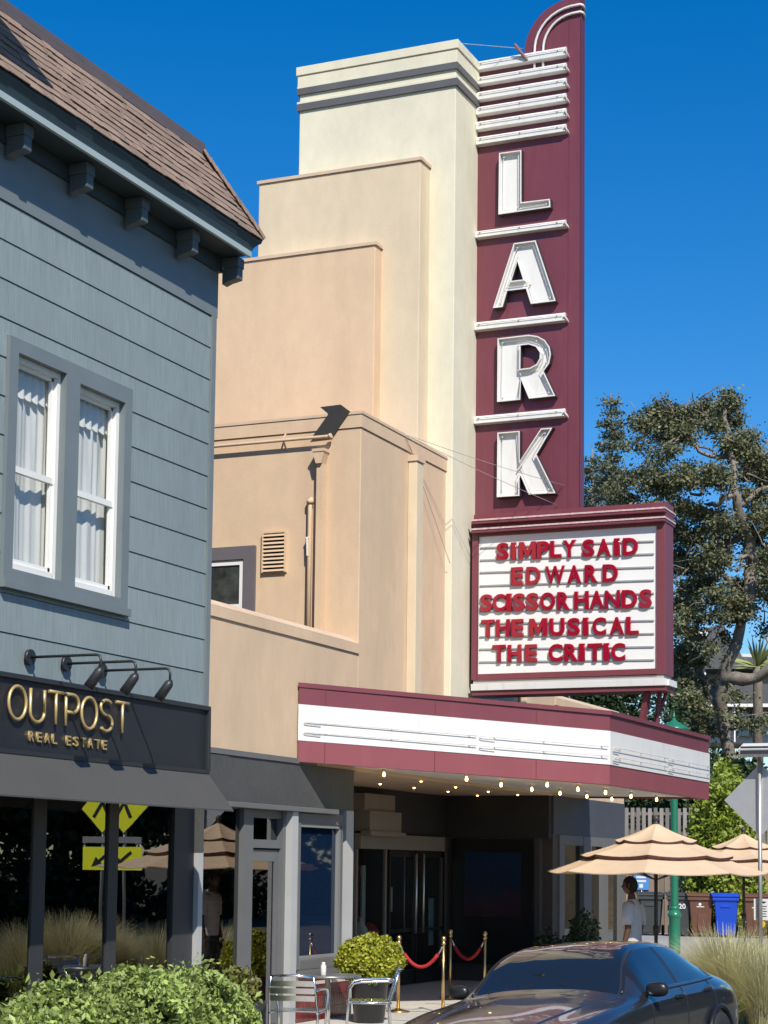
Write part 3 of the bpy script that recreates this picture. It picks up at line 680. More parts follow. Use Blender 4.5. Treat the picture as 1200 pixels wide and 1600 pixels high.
cbo = cb.build('ticket_window', BRONZE, th); pbox('pane', DG, cbo, cs[0]+.06, cs[1]-.06, YB-0.03, YB-0.024, 0.9, 2.355)
pbox('entrance_back', ENT, th, bx(551), bx(603), YB+.001, YB+0.15, 0.15, 0.84)
lob = MB(); lob.box(26.0, 31.0, 15.0, 15.1, 0.1, 2.7); lob.box(26.0, 31, YB+0.16, 15, 2.65, 2.7); lob.box(26.0, 31, YB+.16, 15, 0.08, 0.152); lob.box(25.9, 26, YB+.16, 15, 0.1, 2.7); lob.box(31, 31.1, YB+.16, 15, 0.1, 2.7); lob.build('lobby', DARKROOM, th)
RED = M('red_velvet', (0.36, 0.012, 0.018), 0.8, var=0.15, scale=20); 
CURR = M('dark_red_drape', (0.10, 0.010, 0.015), 0.8)
nx = 40; V = []
for i in range(nx):
    u = i/(nx-1); V += [(bx(572)+(bx(590)-bx(572))*u, YB+0.35+0.03*sin(u*30), 0.95), (bx(572)+(bx(590)-bx(572))*u, YB+0.35+0.03*sin(u*30), 2.1)]
MB().add(V, [(2*i, 2*i+1, 2*i+3, 2*i+2) for i in range(nx-1)], True).build('drape', CURR, th, fix=False)
pbox('lobby_panel', M('pale_panel', (0.5, 0.55, 0.5), 0.5), th, bx(593), bx(598), YB+0.3, YB+0.33, 1.1, 2.1)  # plain pale panel behind the lobby glass, gives no light
# things just inside the glass
LBP = M('lobby_poster_red', (0.30, 0.03, 0.03), 0.5, var=0.3, scale=6); LBW = M('lobby_paper', (0.55, 0.52, 0.45), 0.6, var=0.15, scale=9)
pbox('lobby_poster', LBP, th, bx(556), bx(568), YB+0.25, YB+0.27, 1.2, 1.9); pbox('lobby_notice', LBW, th, bx(612), bx(624), YB+0.12, YB+0.13, 1.35, 1.75)
pbox('lobby_notice', M('lobby_paper_green', (0.18, 0.36, 0.33), 0.6), th, bx(679), bx(687), YB+0.10, YB+0.11, 0.75, 1.55); pbox('lobby_counter', M('lobby_counter', (0.16, 0.09, 0.06), 0.4), th, bx(560), bx(660), YB+1.2, YB+1.5, 0.15, 1.15)
MB().lathe([(0.09, 0), (0.12, 0.02), (0.12, 0.16), (0.03, 0.30), (0.03, 0.36)], (bx(584), YB+0.22, 0.92), 14).build('lobby_vase', LBW, th); MB().lathe([(0.14, 0), (0.18, 0.12), (0.10, 0.24), (0.01, 0.27)], (bx(595), YB+0.20, 0.92), 12).build('lobby_toy', LBP, th)
# ---- right wing ground floor
rw = pbox('right_wing_fascia', M('blue_charcoal_paint', (0.060, 0.068, 0.082), 0.6, var=0.1, scale=2), th, 30.951, 35.18, WS-0.012, WS+0.3, 2.67, 3.339)
pbox('right_wing_wall', PIER, th, 30.951, onY(872, 1400, WS).x, WS, WS+0.3, 0.15, 2.668)
def gx_(p): return onY(p, 1400, WS).x
rf = MB(); 
for p0, p1 in ((872, 880), (910, 922), (940, 948), (968, 976)): rf.box(gx_(p0), gx_(p1), WS-0.03, WS+0.12, 0.15, 2.668)
rf.box(gx_(880), gx_(968), WS-.02, WS+.1, 2.50, 2.668); rf.box(gx_(880), gx_(968), WS-.02, WS+.1, 0.15, 0.5)
rfo = rf.build('right_window_frame', GREYF, th)
for p0, p1 in ((880, 910), (922, 940), (948, 968)): pbox('pane', SHOPGLASS2, rfo, gx_(p0), gx_(p1), WS+0.05, WS+0.056, 0.5, 2.5)
pbox('right_interior', DARKROOM, th, 31, 35.1, 12.0, 12.1, 0.1, 3.3)
pbox('wing_side', M('grey_side_wall', (0.30, 0.29, 0.27), 0.8), th, 35.06, 35.178, WS+.31, 20, 0.15, 3.338)

# ================================================================== canopy (marquee)
LX = 21.07
C1 = Vector((24.41, 7.485)); C2 = Vector((29.48, 7.41)); ZT = 4.335; ZTF = 4.183
cn = thing('marquee_canopy', 'maroon and white striped marquee canopy over the theatre entrance', 'canopy', (27, 10.5, 3.3))
plan = [(LX, WS-0.021), (C1.x, C1.y), (C2.x, C2.y), (32.83, WS-0.021)]
zbot = [3.36, 3.205, 3.202, 3.36]; ztop = [ZT, ZTF, ZTF, ZT]
zbands = []                                             # per corner: bottom, white bottom, white top, top
for zb, zt_k in zip(zbot, ztop):
    h = zt_k-zb; zbands.append((zb, zb+h*0.272, zb+h*0.735, zt_k))
def offp(k, d):                                         # offset plan corner outward by d
    n = len(plan); p = Vector(plan[k])
    def nrm2(a, b): t = (Vector(b)-Vector(a)).normalized(); return Vector((t.y, -t.x))
    if k == 0: nn = nrm2(plan[0], plan[1]); 
    elif k == n-1: nn = nrm2(plan[n-2], plan[n-1])
    else:
        a, b = nrm2(plan[k-1], plan[k]), nrm2(plan[k], plan[k+1]); nn = (a+b)/(1+a.dot(b))
    q = p+nn*d
    if k in (0, n-1): q.y = WS-0.021
    return q
def band(name, mat, lo, hi, d0, d1, parent=cn, zo=0.0, zi=0.0):
    """a fascia band: lo/hi index into zbands; sits from offset d0 (inside) to d1 (outside)"""
    V = []; F = []
    for k in range(4):
        i_, o_ = offp(k, d0), offp(k, d1); zl = zbands[k][lo]+zo; zh = zbands[k][hi]+zi
        V += [(i_.x, i_.y, zl), (o_.x, o_.y, zl), (o_.x, o_.y, zh), (i_.x, i_.y, zh)]
    for k in range(3):
        for e in range(4): F.append((k*4+e, k*4+(e+1) % 4, k*4+4+(e+1) % 4, k*4+4+e))
    F += [(0, 1, 2, 3), (12, 15, 14, 13)]
    return MB().add(V, F).build(name, mat, parent)
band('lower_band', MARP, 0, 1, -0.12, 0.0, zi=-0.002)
wb = band('white_band', SIGNW, 1, 2, -0.12, 0.012)
band('upper_band', MARB, 2, 3, -0.12, 0.0, zo=0.002)
def lip(name, mat, za, zb_, d0, d1):
    V = []; F = []
    for k in range(4):
        i_, o_ = offp(k, d0), offp(k, d1); V += [(i_.x, i_.y, ztop[k]+za), (o_.x, o_.y, ztop[k]+za), (o_.x, o_.y, ztop[k]+zb_), (i_.x, i_.y, ztop[k]+zb_)]
    for k in range(3):
        for e in range(4): F.append((k*4+e, k*4+(e+1) % 4, k*4+4+(e+1) % 4, k*4+4+e))
    F += [(0, 1, 2, 3), (12, 15, 14, 13)]
    return MB().add(V, F).build(name, mat, cn)
lip('top_flashing', MARB, -0.045, 0.012, 0.002, 0.03)
SOFF = M('cream_soffit', (0.84, 0.81, 0.74), 0.6, var=0.05, scale=1)
V = [(p[0], p[1], z+0.03) for p, z in zip([offp(k, -0.11) for k in range(4)], zbot)] 
sof = MB(); sof.add([(v[0], v[1], v[2]) for v in V[:4]], [(0, 1, 2, 3)]); sof.build('soffit', SOFF, cn, fix=False)
pbox('porch_soffit', SOFF, cn, 22.77, 30.78, WS-0.02, YB-0.002, 3.385, 3.42)
rp = [offp(k, -0.1) for k in range(4)]
MB().prism([(p.x, p.y, z_k-0.12) for p, z_k in zip(rp, ztop)], (0, 0, 0.03)).build('canopy_roof', M('canopy_tar', (0.08, 0.07, 0.07), 0.9), cn)
# neon runs on the white band with end loops and stand-offs
def along(k, t, zf, d=0.05):
    a, b = offp(k, d), offp(k+1, d); p = a+(b-a)*t
    zl = zbands[k][1]+(zbands[k+1][1]-zbands[k][1])*t; zh = zbands[k][2]+(zbands[k+1][2]-zbands[k][2])*t
    return Vector((p.x, p.y, zl+(zh-zl)*zf))
for zf in (0.52, 0.24):
    for k, runs in ((0, ((0.02, 0.55), (0.56, 0.985))), (1, ((0.015, 0.52), (0.53, 0.985)))):
        for (t0, t1) in runs:
            pts = [along(k, t0+(t1-t0)*i/6, zf) for i in range(7)]
            ret = [along(k, t1-(t1-t0)*i/6, zf-0.075) for i in range(7)]
            nt_ = MB().tube([along(k, t0+0.05, zf-0.075)]+[along(k, t0+0.003, zf-0.06), along(k, t0, zf-0.03), along(k, t0+0.003, zf)]+pts[1:], 0.0055, 6)
            no = nt_.build('neon_tube', NEON, cn)
            for tt in (t0+(t1-t0)*0.12, t0+(t1-t0)*0.5, t1-(t1-t0)*0.04):
                p = along(k, tt, zf, 0.012); q = along(k, tt, zf, 0.055)
                MB().cyl(p, q, 0.008, 8).build('standoff', SIGNW, no)
# fascia panel joints
for t in (0.08, 0.42, 0.75):
    for (lo, hi) in ((0, 1), (2, 3)):
        a, b = offp(0, 0.001), offp(1, 0.001); p = a+(b-a)*t; z0 = zbands[0][lo]*(1-t)+zbands[1][lo]*t; z1_ = zbands[0][hi]*(1-t)+zbands[1][hi]*t
        MB().bar((p.x, p.y, z0+0.01), (p.x, p.y, z1_-0.01), 0.012, 0.006, up=(1, 0, 0)).build('panel_joint', MARB, cn)
# bulbs under the soffit
BULB = M('lit_bulb', (1, 0.85, 0.55), 0.3, emis=((1.0, 0.60, 0.20), 11.0)); SOCK = M('bulb_socket', (0.55, 0.48, 0.38), 0.5)
bulbs = [(600, 1212), (594, 1225), (658, 1221), (647, 1231), (638, 1238), (626, 1243), (687, 1244), (700, 1237), (712, 1230), (729, 1219), (746, 1243), (763, 1237), (783, 1228), (790, 1247), (809, 1242), (831, 1235), (855, 1228), (852, 1247), (875, 1241), (892, 1251), (903, 1235), (917, 1246), (946, 1240), (956, 1250), (986, 1246), (1026, 1251)]
for i, (bx_, by_) in enumerate(bulbs):
    p = onP(bx_, by_, (27, 10.5, 3.30), (0, -0.0508, 1))
    if p.y > 10.45: p = onZ(bx_, by_, 3.325)
    so = MB().lathe([(0.03, 0.075), (0.03, 0.05), (0.019, 0.045), (0.019, 0.03)], p+Vector((0, 0, 0.02)), 10).build('bulb_socket', SOCK, cn)
    MB().lathe([(0.010, 0.035), (0.016, 0.018), (0.020, 0.0), (0.018, -0.014), (0.010, -0.024), (0.001, -0.026)], p+Vector((0, 0, 0.012)), 12).build('bulb', BULB, so)

# ================================================================== blade sign LARK
TB = 0.15; YE = 8.71; ZB0, ZB1 = 7.20, 14.75
bs = thing('blade_sign', 'tall maroon vertical sign with white letters LARK on the tower', 'sign', (XB+TB/2, 9.5, ZB0))
arc = [(9.63, 14.70), (9.622, 14.82), (9.60, 14.93), (9.55, 15.06), (9.475, 15.18), (9.385, 15.28), (9.28, 15.36), (9.16, 15.42), (9.03, 15.46), (8.90, 15.48), (YE, 15.485)]
pol = [(YE, ZB0), (YF-0.002, ZB0), (YF-0.002, ZB1-0.35), (9.63, ZB1-0.35)] + arc
pol = [(YE, ZB0), (YF-0.002, ZB0), (YF-0.002, 14.62), (9.63, 14.62)] + arc
MB().prism([(XB, y, z) for y, z in pol], (TB, 0, 0)).build('panel', MAR, bs, 0.004)
pbox('edge_strip', M('maroon_edge', (0.13, 0.03, 0.045), 0.4), bs, XB-0.012, XB+TB+0.012, YE-0.014, YE-0.001, ZB0, 15.485)
pbox('panel_seam', MAR, bs, XB-0.006, XB-0.0005, 8.895, 8.905, ZB0, 15.2)
for (rr, nm) in ((0.74, 0), (0.60, 1)):
    yc, zc = YE, 14.70; ks = rr/0.92
    pts = [Vector((XB-0.035, YE-0.0, zc+0.785*ks))]
    pts = [Vector((XB-0.035, YE+(y-YE)*ks, 14.70+(z-14.70)*ks)) for y, z in reversed(arc)]
    pts.append(Vector((XB-0.035, YE+0.92*ks, 14.30)))
    pts = [Vector((XB+TB*0.6, YE-0.035, pts[0].z-0.03)), Vector((XB-0.01, YE-0.035, pts[0].z-0.01))]+pts
    MB().tube(pts, 0.020, 8).build('arch_tube', SIGNW, bs)
# white rails: box rails standing off the panel, each with a tube run
rails = [((747, 96, 109.5), (886, 70, 88.5)), ((747, 120, 132), (887, 95.5, 112)), ((747, 143, 156), (888, 119, 137)), ((747, 166.5, 178), (887, 143, 161)), ((746, 189.5, 202), (887, 166.5, 184)), ((746.5, 214, 226), (886, 191, 208)),
         ((745, 360.5, 372), (886, 341.6, 355.5)), ((744, 504, 516), (885, 486, 503)), ((743, 650, 663), (885, 637, 651.5))]
def rail(side, z0, z1):
    sgn = -1 if side == 0 else 1; xf = XB if side == 0 else XB+TB; x1 = xf+sgn*0.10
    y0, y1 = 8.93, YF-0.004
    zm = (z0+z1)/2
    V = [(xf, z0), (x1, z0+0.012), (x1, z1-0.05), (x1-sgn*0.05, z1), (xf, z1)]
    r = MB().prism([(x, y0, z) for x, z in V], (0, y1-y0, 0)).build('rail', SIGNW, bs, 0.004)
    MB().tube([(x1+sgn*0.02, y0+0.02, zm+0.02), (x1+sgn*0.02, y1-0.05, zm+0.02)], 0.005, 6).build('neon_tube', NEON, r)
    for yy in (y0+0.12, (y0+y1)/2, y1-0.08):
        MB().cyl((x1-sgn*0.01, yy, zm+0.02), (x1+sgn*0.02, yy, zm+0.02), 0.012, 6).bar((x1+sgn*0.004, yy, zm+0.02), (x1-sgn*0.01, yy+0.03, zm-0.06), 0.012, 0.01).build('standoff', NEON, r)
    MB().prism([(xf+sgn*0.03, y0-0.06, z0-0.01), (x1+sgn*0.03, y0-0.01, zm-0.01), (x1+sgn*0.03, y0-0.01, zm+0.02), (xf+sgn*0.03, y0-0.03, z0+0.05)], (0, 0.015, 0)).build('rail_end', SIGNW, r)
for (l, r_) in rails:
    zl0, zl1 = onX(l[0], l[2], XB-0.08).z, onX(l[0], l[1], XB-0.08).z; zr0, zr1 = onX(r_[0], r_[2], XB-0.08).z, onX(r_[0], r_[1], XB-0.08).z
    z0, z1 = (zl0+zr0)/2, (zl1+zr1)/2
    rail(0, z0, z1); rail(1, z0, z1)
# channel letters
def zl(x, y): return (740+x*0.1875, 200+y*0.1875)
def zr(x, y): return (740+x*0.2, 480+y*0.2)
LD = 0.125; DRET = M('dark_letter_return', (0.030, 0.022, 0.032), 0.5)
LET = {
 'L': ([zl(*p) for p in ((212, 208), (396, 183), (396, 618), (634, 590), (638, 658), (206, 720))], []),
 'A': ([zl(*p) for p in ((335, 960), (515, 936), (682, 1440), (476, 1466), (436, 1338), (278, 1356), (240, 1490), (160, 1500))], [[zl(*p) for p in ((364, 1110), (412, 1262), (312, 1274))]]),
 'R': ([zr(*p) for p in ((187, 244), (430, 215), (500, 225), (555, 256), (592, 310), (602, 370), (588, 440), (545, 500), (636, 692), (432, 714), (368, 560), (362, 722), (183, 740))], [[zr(*p) for p in ((365, 298), (430, 290), (485, 308), (518, 355), (515, 400), (490, 445), (440, 472), (363, 482))]]),
 'K': ([zr(*p) for p in ((186, 980), (358, 966), (358, 1205), (525, 948), (614, 941), (490, 1152), (638, 1452), (430, 1463), (366, 1315), (356, 1340), (356, 1473), (180, 1484))], []),
}
for ch_, (outer, holes) in LET.items():
    XL = XB-LD
    def yz(P): return [(q.y, q.z) for q in (onX(x, y, XL) for x, y in P)]
    o2 = yz(outer); h2 = [yz(h) for h in holes]
    for side in (0, 1):
        sgn = -1 if side == 0 else 1; xf = XB if side == 0 else XB+TB
        oo = [(y if side == 0 else (8.9+YF)-y, z) for y, z in o2]; hh = [[(y if side == 0 else (8.9+YF)-y, z) for y, z in h] for h in h2]
        lt = MB().prism([(xf+sgn*0.02, y, z) for y, z in oo], (sgn*0.03, 0, 0), [[(xf+sgn*0.02, y, z) for y, z in h] for h in hh]).build('letter', SIGNW, bs)
        rim = MB()
        ino = inset(oo, 0.016)
        rim.prism([(xf+sgn*0.02, y, z) for y, z in oo], (sgn*(LD-0.02), 0, 0), [[(xf+sgn*0.02, y, z) for y, z in ino]])
        for h in hh:
            inh = inset(h, -0.016); rim.prism([(xf+sgn*0.02, y, z) for y, z in inh], (sgn*(LD-0.02), 0, 0), [[(xf+sgn*0.02, y, z) for y, z in h]])
        rim.build('letter_rim', SIGNW, lt, fix=True)
        rt_ = MB(); ou = inset(oo, -0.007); rt_.prism([(xf+sgn*0.004, y, z) for y, z in ou], (sgn*(LD-0.02), 0, 0), [[(xf+sgn*0.004, y, z) for y, z in inset(oo, -0.0005)]])
        for h in hh: rt_.prism([(xf+sgn*0.004, y, z) for y, z in inset(h, 0.0005)], (sgn*(LD-0.02), 0, 0), [[(xf+sgn*0.004, y, z) for y, z in inset(h, 0.007)]])
        rt_.build('letter_return', DRET, lt)
        for dd in (0.06,):
            tb = inset(oo, dd)
            MB().tube([(xf+sgn*0.085, y, z) for y, z in tb], 0.005, 6, closed=True).build('neon_tube', NEON, lt)
        for h in hh:
            tb = inset(h, -0.05); MB().tube([(xf+sgn*0.085, y, z) for y, z in tb], 0.005, 6, closed=True).build('neon_tube', NEON, lt)
        tb = inset(oo, 0.07)
        for (y, z) in tb[::2]: MB().cyl((xf+sgn*0.05, y, z), (xf+sgn*0.10, y, z), 0.012, 6).build('standoff', NEON, lt)

# ================================================================== attraction board
XA0, XA1 = 26.60, 27.05; YA0, YA1 = 7.32, 10.335; ZA0, ZA1 = 4.90, 7.19
ab = thing('attraction_board', 'white changeable letter board in maroon frame with red film titles', 'sign', ((XA0+XA1)/2, 8.8, ZA0))
MB().box(XA0+0.05, XA1-0.05, YA0+0.05, YA1-0.05, ZA0+0.02, ZA1-0.02).build('cabinet', MARB, ab)
LETW = M('milk_acrylic', (0.80, 0.80, 0.77), 0.3, var=0.03, scale=1.5)
for side in (0, 1):
    xf = XA0 if side == 0 else XA1; sg = 1 if side == 0 else -1
    iy0, iy1, iz0, iz1 = YA0+0.13, YA1-0.10, ZA0+0.09, ZA1-0.10
    fr = MB(); xs = sorted((xf, xf+sg*0.05))
    fr.box(xs[0], xs[1], YA0, iy0, ZA0, ZA1); fr.box(xs[0], xs[1], iy1, YA1, ZA0, ZA1); fr.box(xs[0], xs[1], iy0, iy1, ZA0, iz0); fr.box(xs[0], xs[1], iy0, iy1, iz1, ZA1)
    fr.build('frame', MARB, ab, 0.006)
    xp = sorted((xf+sg*0.035, xf+sg*0.049))
    pn = MB().box(xp[0], xp[1], iy0+.001, iy1-.001, iz0+.001, iz1-.001).build('letter_panel', LETW, ab)
    if side == 0: PN = pn
pbox('front_face', MARB, ab, XA0+0.051, XA1-0.051, YA0, YA0+0.049, ZA0, ZA1)
# grooves (letter tracks) in pairs and the red letters
GRV = M('letter_track', (0.33, 0.33, 0.34), 0.5)
RLET = M('red_acrylic_letter', (0.31, 0.003, 0.020), 0.12, spec=0.6, coat=0.6)
trk = []
# (left y, right y) of every track measured near x=748 and x=1021
for (yl, yr) in ((856.2, 845.5), (875.5, 865.5), (894.7, 886), (915.5, 906.5), (935.5, 927), (955.5, 948.5), (975, 969.5), (995, 990), (1014.5, 1010.5), (1034.5, 1031)):
    za = onX(748, yl, XA0+0.03).z; zb = onX(1021, yr, XA0+0.03).z
    trk.append((za, zb))
ys = onX(750, 950, XA0+0.03).y, onX(1022, 950, XA0+0.03).y
for za, zb in trk:
    MB().bar((XA0+0.026, ys[0], za), (XA0+0.026, ys[1], zb), 0.018, 0.022).build('letter_track', GRV, PN)
lines = [('SIMPLY', (773, 807, 822, 843, 860, 878, 0), 0), ]
# each letter: character, left and right pixel at its foot line; rows give foot and head tracks
rows_ = [
 (0, [('S', 774, 793), ('I', 796.5, 805), ('M', 809.5, 836), ('P', 837.5, 857), ('L', 858, 876), ('Y', 877.5, 899), ('S', 908.5, 927.5), ('A', 931, 953), ('I', 958, 967.5), ('D', 972, 996)]),
 (1, [('E', 797, 816), ('D', 821, 843), ('W', 850.5, 881.5), ('A', 885, 907), ('R', 912.5, 933), ('D', 940.5, 964.5)]),
 (2, [('S', 749, 768), ('C', 768.5, 788.5), ('I', 789.5, 798.5), ('S', 800, 819), ('S', 821, 840), ('O', 842.5, 866), ('R', 869.5, 889.5), ('H', 896, 919), ('A', 920, 942.5), ('N', 944, 968), ('D', 970.5, 994.5), ('S', 998, 1017.5)]),
 (3, [('T', 751, 772), ('H', 774, 796), ('E', 798, 817), ('M', 826, 854), ('U', 857.5, 881), ('S', 885.5, 905), ('I', 909.5, 918.5), ('C', 924.5, 946), ('A', 951.5, 974), ('L', 977, 997)]),
 (4, [('T', 768.5, 789.5), ('H', 792.5, 814), ('E', 819.5, 838.5), ('C', 856, 878), ('R', 881, 902.5), ('I', 903.5, 913), ('T', 917, 940), ('I', 941.5, 951.5), ('C', 954, 976)]),
]
def emm():
    P = [(0, 0), (0, 1), (.27, 1), (.5, .5), (.73, 1), (1, 1), (1, 0), (.76, 0), (.76, .56), (.58, .16), (.42, .16), (.24, .56), (.24, 0)]
    return MB().prism([(x, y, -0.024) for x, y in P], (0, 0, 0.048)).mesh('letter')
for (r_, L_) in rows_:
    for (c_, p0, p1) in L_:
        t = ((p0+p1)/2-748)/(1021-748)
        zt_ = trk[2*r_][0]+(trk[2*r_][1]-trk[2*r_][0])*t; zf = trk[2*r_+1][0]+(trk[2*r_+1][1]-trk[2*r_+1][0])*t
        yl = onX(p0, 940, XA0-0.03).y; yr = onX(p1, 940, XA0-0.03).y; hgt = (zt_-zf)+0.075
        me = emm() if c_ == 'M' else text_mesh(c_, 1.0, 0.010, 0.018 if c_ in 'MNW' else 0.028, 0.014)
        o = text_object('letter', me, RLET, PN, (XA0+0.012, yl, zf-0.015), (0, -1, 0), (0, 0, 1), yl-yr, hgt)
# rails above the board with worn pale edges and white valance strip under it
for k, (yl, yr) in enumerate(((812, 794), (826, 812.5))):
    z = onX(744, yl, XA0-0.1).z
    rl = MB().box(XA0-0.09, XA1+0.06, YA0-0.015, YA1-0.02, z-0.065, z-0.02).build('cornice_rail', MARB, ab, 0.008)
    e = MB(); e.box(XA0-0.10, XA0-0.06, YA0-0.025, YA1-0.02, z-0.019, z+0.006); e.box(XA0-0.06, XA1+0.06, YA0-0.025, YA0+0.01, z-0.019, z+0.006); e.build('rail_edge', MARL, rl)
zc_ = onX(744, 812, XA0-0.1).z
pbox('board_head', MARB, ab, XA0+0.02, XA1-0.02, YA0-0.01, YA1-0.02, ZA1+0.002, zc_+0.10)
z0 = onX(737, 1084, XA0).z
MB().box(XA0+0.02, XA1-0.02, YA0+0.03, YA1-0.03, ZA0-0.062, ZA0-0.002).build('reveal', M('grey_reveal', (0.40, 0.39, 0.37), 0.6), ab)
wv = MB().prism([(XA0-0.06, YA0-0.02, ZA0-0.064), (XA0+0.02, YA0-0.02, ZA0-0.064), (XA0+0.02, YA0-0.02, ZA0-0.165), (XA0-0.05, YA0-0.02, ZA0-0.165)], (0, YA1-YA0, 0)).build('lower_valance', SIGNW, ab, 0.004)
pbox('base_strip', MARB, ab, XA0-0.02, XA1+0.02, YA0-0.01, YA1-0.02, ZA0-0.235, ZA0-0.167)
pbox('end_valance', SIGNW, ab, XA0+0.021, XA1, YA0-0.05, YA0+0.02, ZA0-0.16, ZA0-0.07)
# props from the board down to the canopy roof
pr = MB().bar((26.75, 7.62, ZA0-0.24), (26.78, 7.75, ZTF-0.10), 0.10, 0.07); pr.build('prop', MARB, ab)
MB().bar((26.95, 7.50, ZA0-0.24), (27.05, 7.60, ZTF-0.10), 0.05, 0.05).build('prop', MAR, ab); MB().bar((27.0, 7.42, ZA0-0.24), (27.25, 7.72, ZTF-0.10), 0.04, 0.04).build('prop', MAR, ab)

# guy wires from the parapet and the tower
WIRE = M('steel_wire', (0.50, 0.46, 0.42), 0.5, metal=0.6)
def wire(a, b, label, sag=0.03):
    a, b = Vector(a), Vector(b); pts = [a+(b-a)*t-Vector((0, 0, sag*4*t*(1-t))) for t in [i/10 for i in range(11)]]
    tag(MB().tube(pts, 0.0042, 5).build('guy_wire', WIRE), label, 'wire', 'guy wires of the blade sign')
pa = onY(633, 678, WS-0.03)
wire(pa, (XB-0.02, 8.95, onX(905, 757, XB).z), 'guy wire from parapet to blade sign, upper of two crossing the letter K')
wire(pa, (XB-0.02, 9.05, onX(885, 789, XB).z), 'guy wire from parapet to foot of blade sign, lower of the pair')
wire(onY(722, 68, YF), onX(818, 76, XB), 'short guy wire from tower top to curved head of blade sign', 0.0)
wire(pa, onY(703, 880, YF-0.01), 'thin slack cable hanging from parapet down the cream tower', 0.0)
tag(MB().bar((XB-0.09, 9.55, 14.55), (XB-0.20, 9.72, 14.80), 0.05, 0.03).build('wire_bracket', MAR), 'small maroon bracket holding guy wire beside curved sign top', 'bracket')
# ================================================================== shop sign and lamps on the left building
BLK = M('black_sign_panel', (0.018, 0.019, 0.022), 0.5, var=0.1, scale=4, var2=(0.15, 60), bump=0.1, bscale=90)
GOLD = M('brushed_brass', (0.72, 0.52, 0.22), 0.35, metal=0.55, var=0.06, scale=20)
ss = thing('shop_sign', 'black shop sign with gold lettering OUTPOST REAL ESTATE above the awning', 'sign', (15.2, 9.95, 3.04))
SY = 9.96; sx0, sx1, sz0, sz1 = 12.3, 17.85, 3.035, 3.765
pbox('panel', BLK, ss, sx0+0.03, sx1-0.03, SY, SY+0.16, sz0+0.03, sz1-0.03)
fm = MB(); yb_ = SY+0.17
fm.box(sx0, sx1, SY-0.035, yb_, sz1-0.045, sz1); fm.box(sx0, sx1, SY-0.035, yb_, sz0, sz0+0.045); fm.box(sx1-0.045, sx1, SY-0.035, yb_, sz0+.045, sz1-.045); fm.box(sx0, sx0+.045, SY-0.035, yb_, sz0+.045, sz1-.045)
fm.build('frame', M('black_sign_frame', (0.028, 0.03, 0.033), 0.4), ss, 0.006)
def arcp(cx, cy, rx, ry, a0, a1, n=18): return [(cx+rx*cos(radians(a0+(a1-a0)*i/n)), cy+ry*sin(radians(a0+(a1-a0)*i/n))) for i in range(n+1)]
STR = {'O': [(arcp(.5, .5, .5, .5, 0, 360, 30), True)], 'U': [([(0, 1), (0, .3)]+arcp(.5, .3, .5, .3, 180, 360, 14)+[(1, .3), (1, 1)], False)],
       'T': [([(0, 1), (1, 1)], False), ([(.5, 1), (.5, 0)], False)],
       'P': [([(0, 0), (0, 1)], False), ([(0, 1), (.55, 1)]+arcp(.55, .72, .45, .28, 90, -90, 14)+[(0, .44)], False)],
       'S': [(arcp(.5, .76, .48, .24, 40, 270, 14)+arcp(.5, .26, .5, .26, 90, -140, 16), False)]}
zt_ = (onY(26, 1071, SY-.03).z+onY(190, 1098.5, SY-.03).z)/2; zb_ = (onY(26, 1125, SY-.03).z+onY(190, 1144.5, SY-.03).z)/2
for c_, a, b in (('O', 40, 145), ('U', 160, 246), ('T', 262, 350), ('P', 357, 435), ('O', 444, 536), ('S', 548, 622), ('T', 635, 712)):
    xa, xb = onY(a*.2833, 1100, SY-.03).x+.014, onY(b*.2833, 1110, SY-.03).x-.014
    mb = MB()
    for pts, cl in STR[c_]:
        P = [(xa+(xb-xa)*u, SY-0.035, zb_+(zt_-zb_)*v) for u, v in pts]
        if cl: P = P[:-1]
        mb.tube(P, 0.0155, 8, closed=cl)
        if c_ in 'TP': pass
    lo_ = mb.build('letter', GOLD, ss)
za, zb2 = (onY(47, 1143, SY-.02).z+onY(166, 1156, SY-.02).z)/2, (onY(47, 1158.5, SY-.02).z+onY(166, 1171, SY-.02).z)/2
xx0, xx1 = onY(45.5, 1150, SY-.02).x, onY(167, 1162, SY-.02).x
chars = 'REAL ESTATE'; wd = [.55 if c != ' ' else .42 for c in chars]; gap = .34; tot = sum(wd)+gap*(len(chars)-1); u = 0
for c_, wv_ in zip(chars, wd):
    if c_ != ' ':
        x = xx0+(xx1-xx0)*u/tot; me = text_mesh(c_, 1, 0.010, 0.012, 0.0)
        text_object('small_letter', me, GOLD, ss, (x, SY-0.014, zb2), (1, 0, 0), (0, 0, 1), (xx1-xx0)*wv_/tot, za-zb2)
    u += wv_+gap
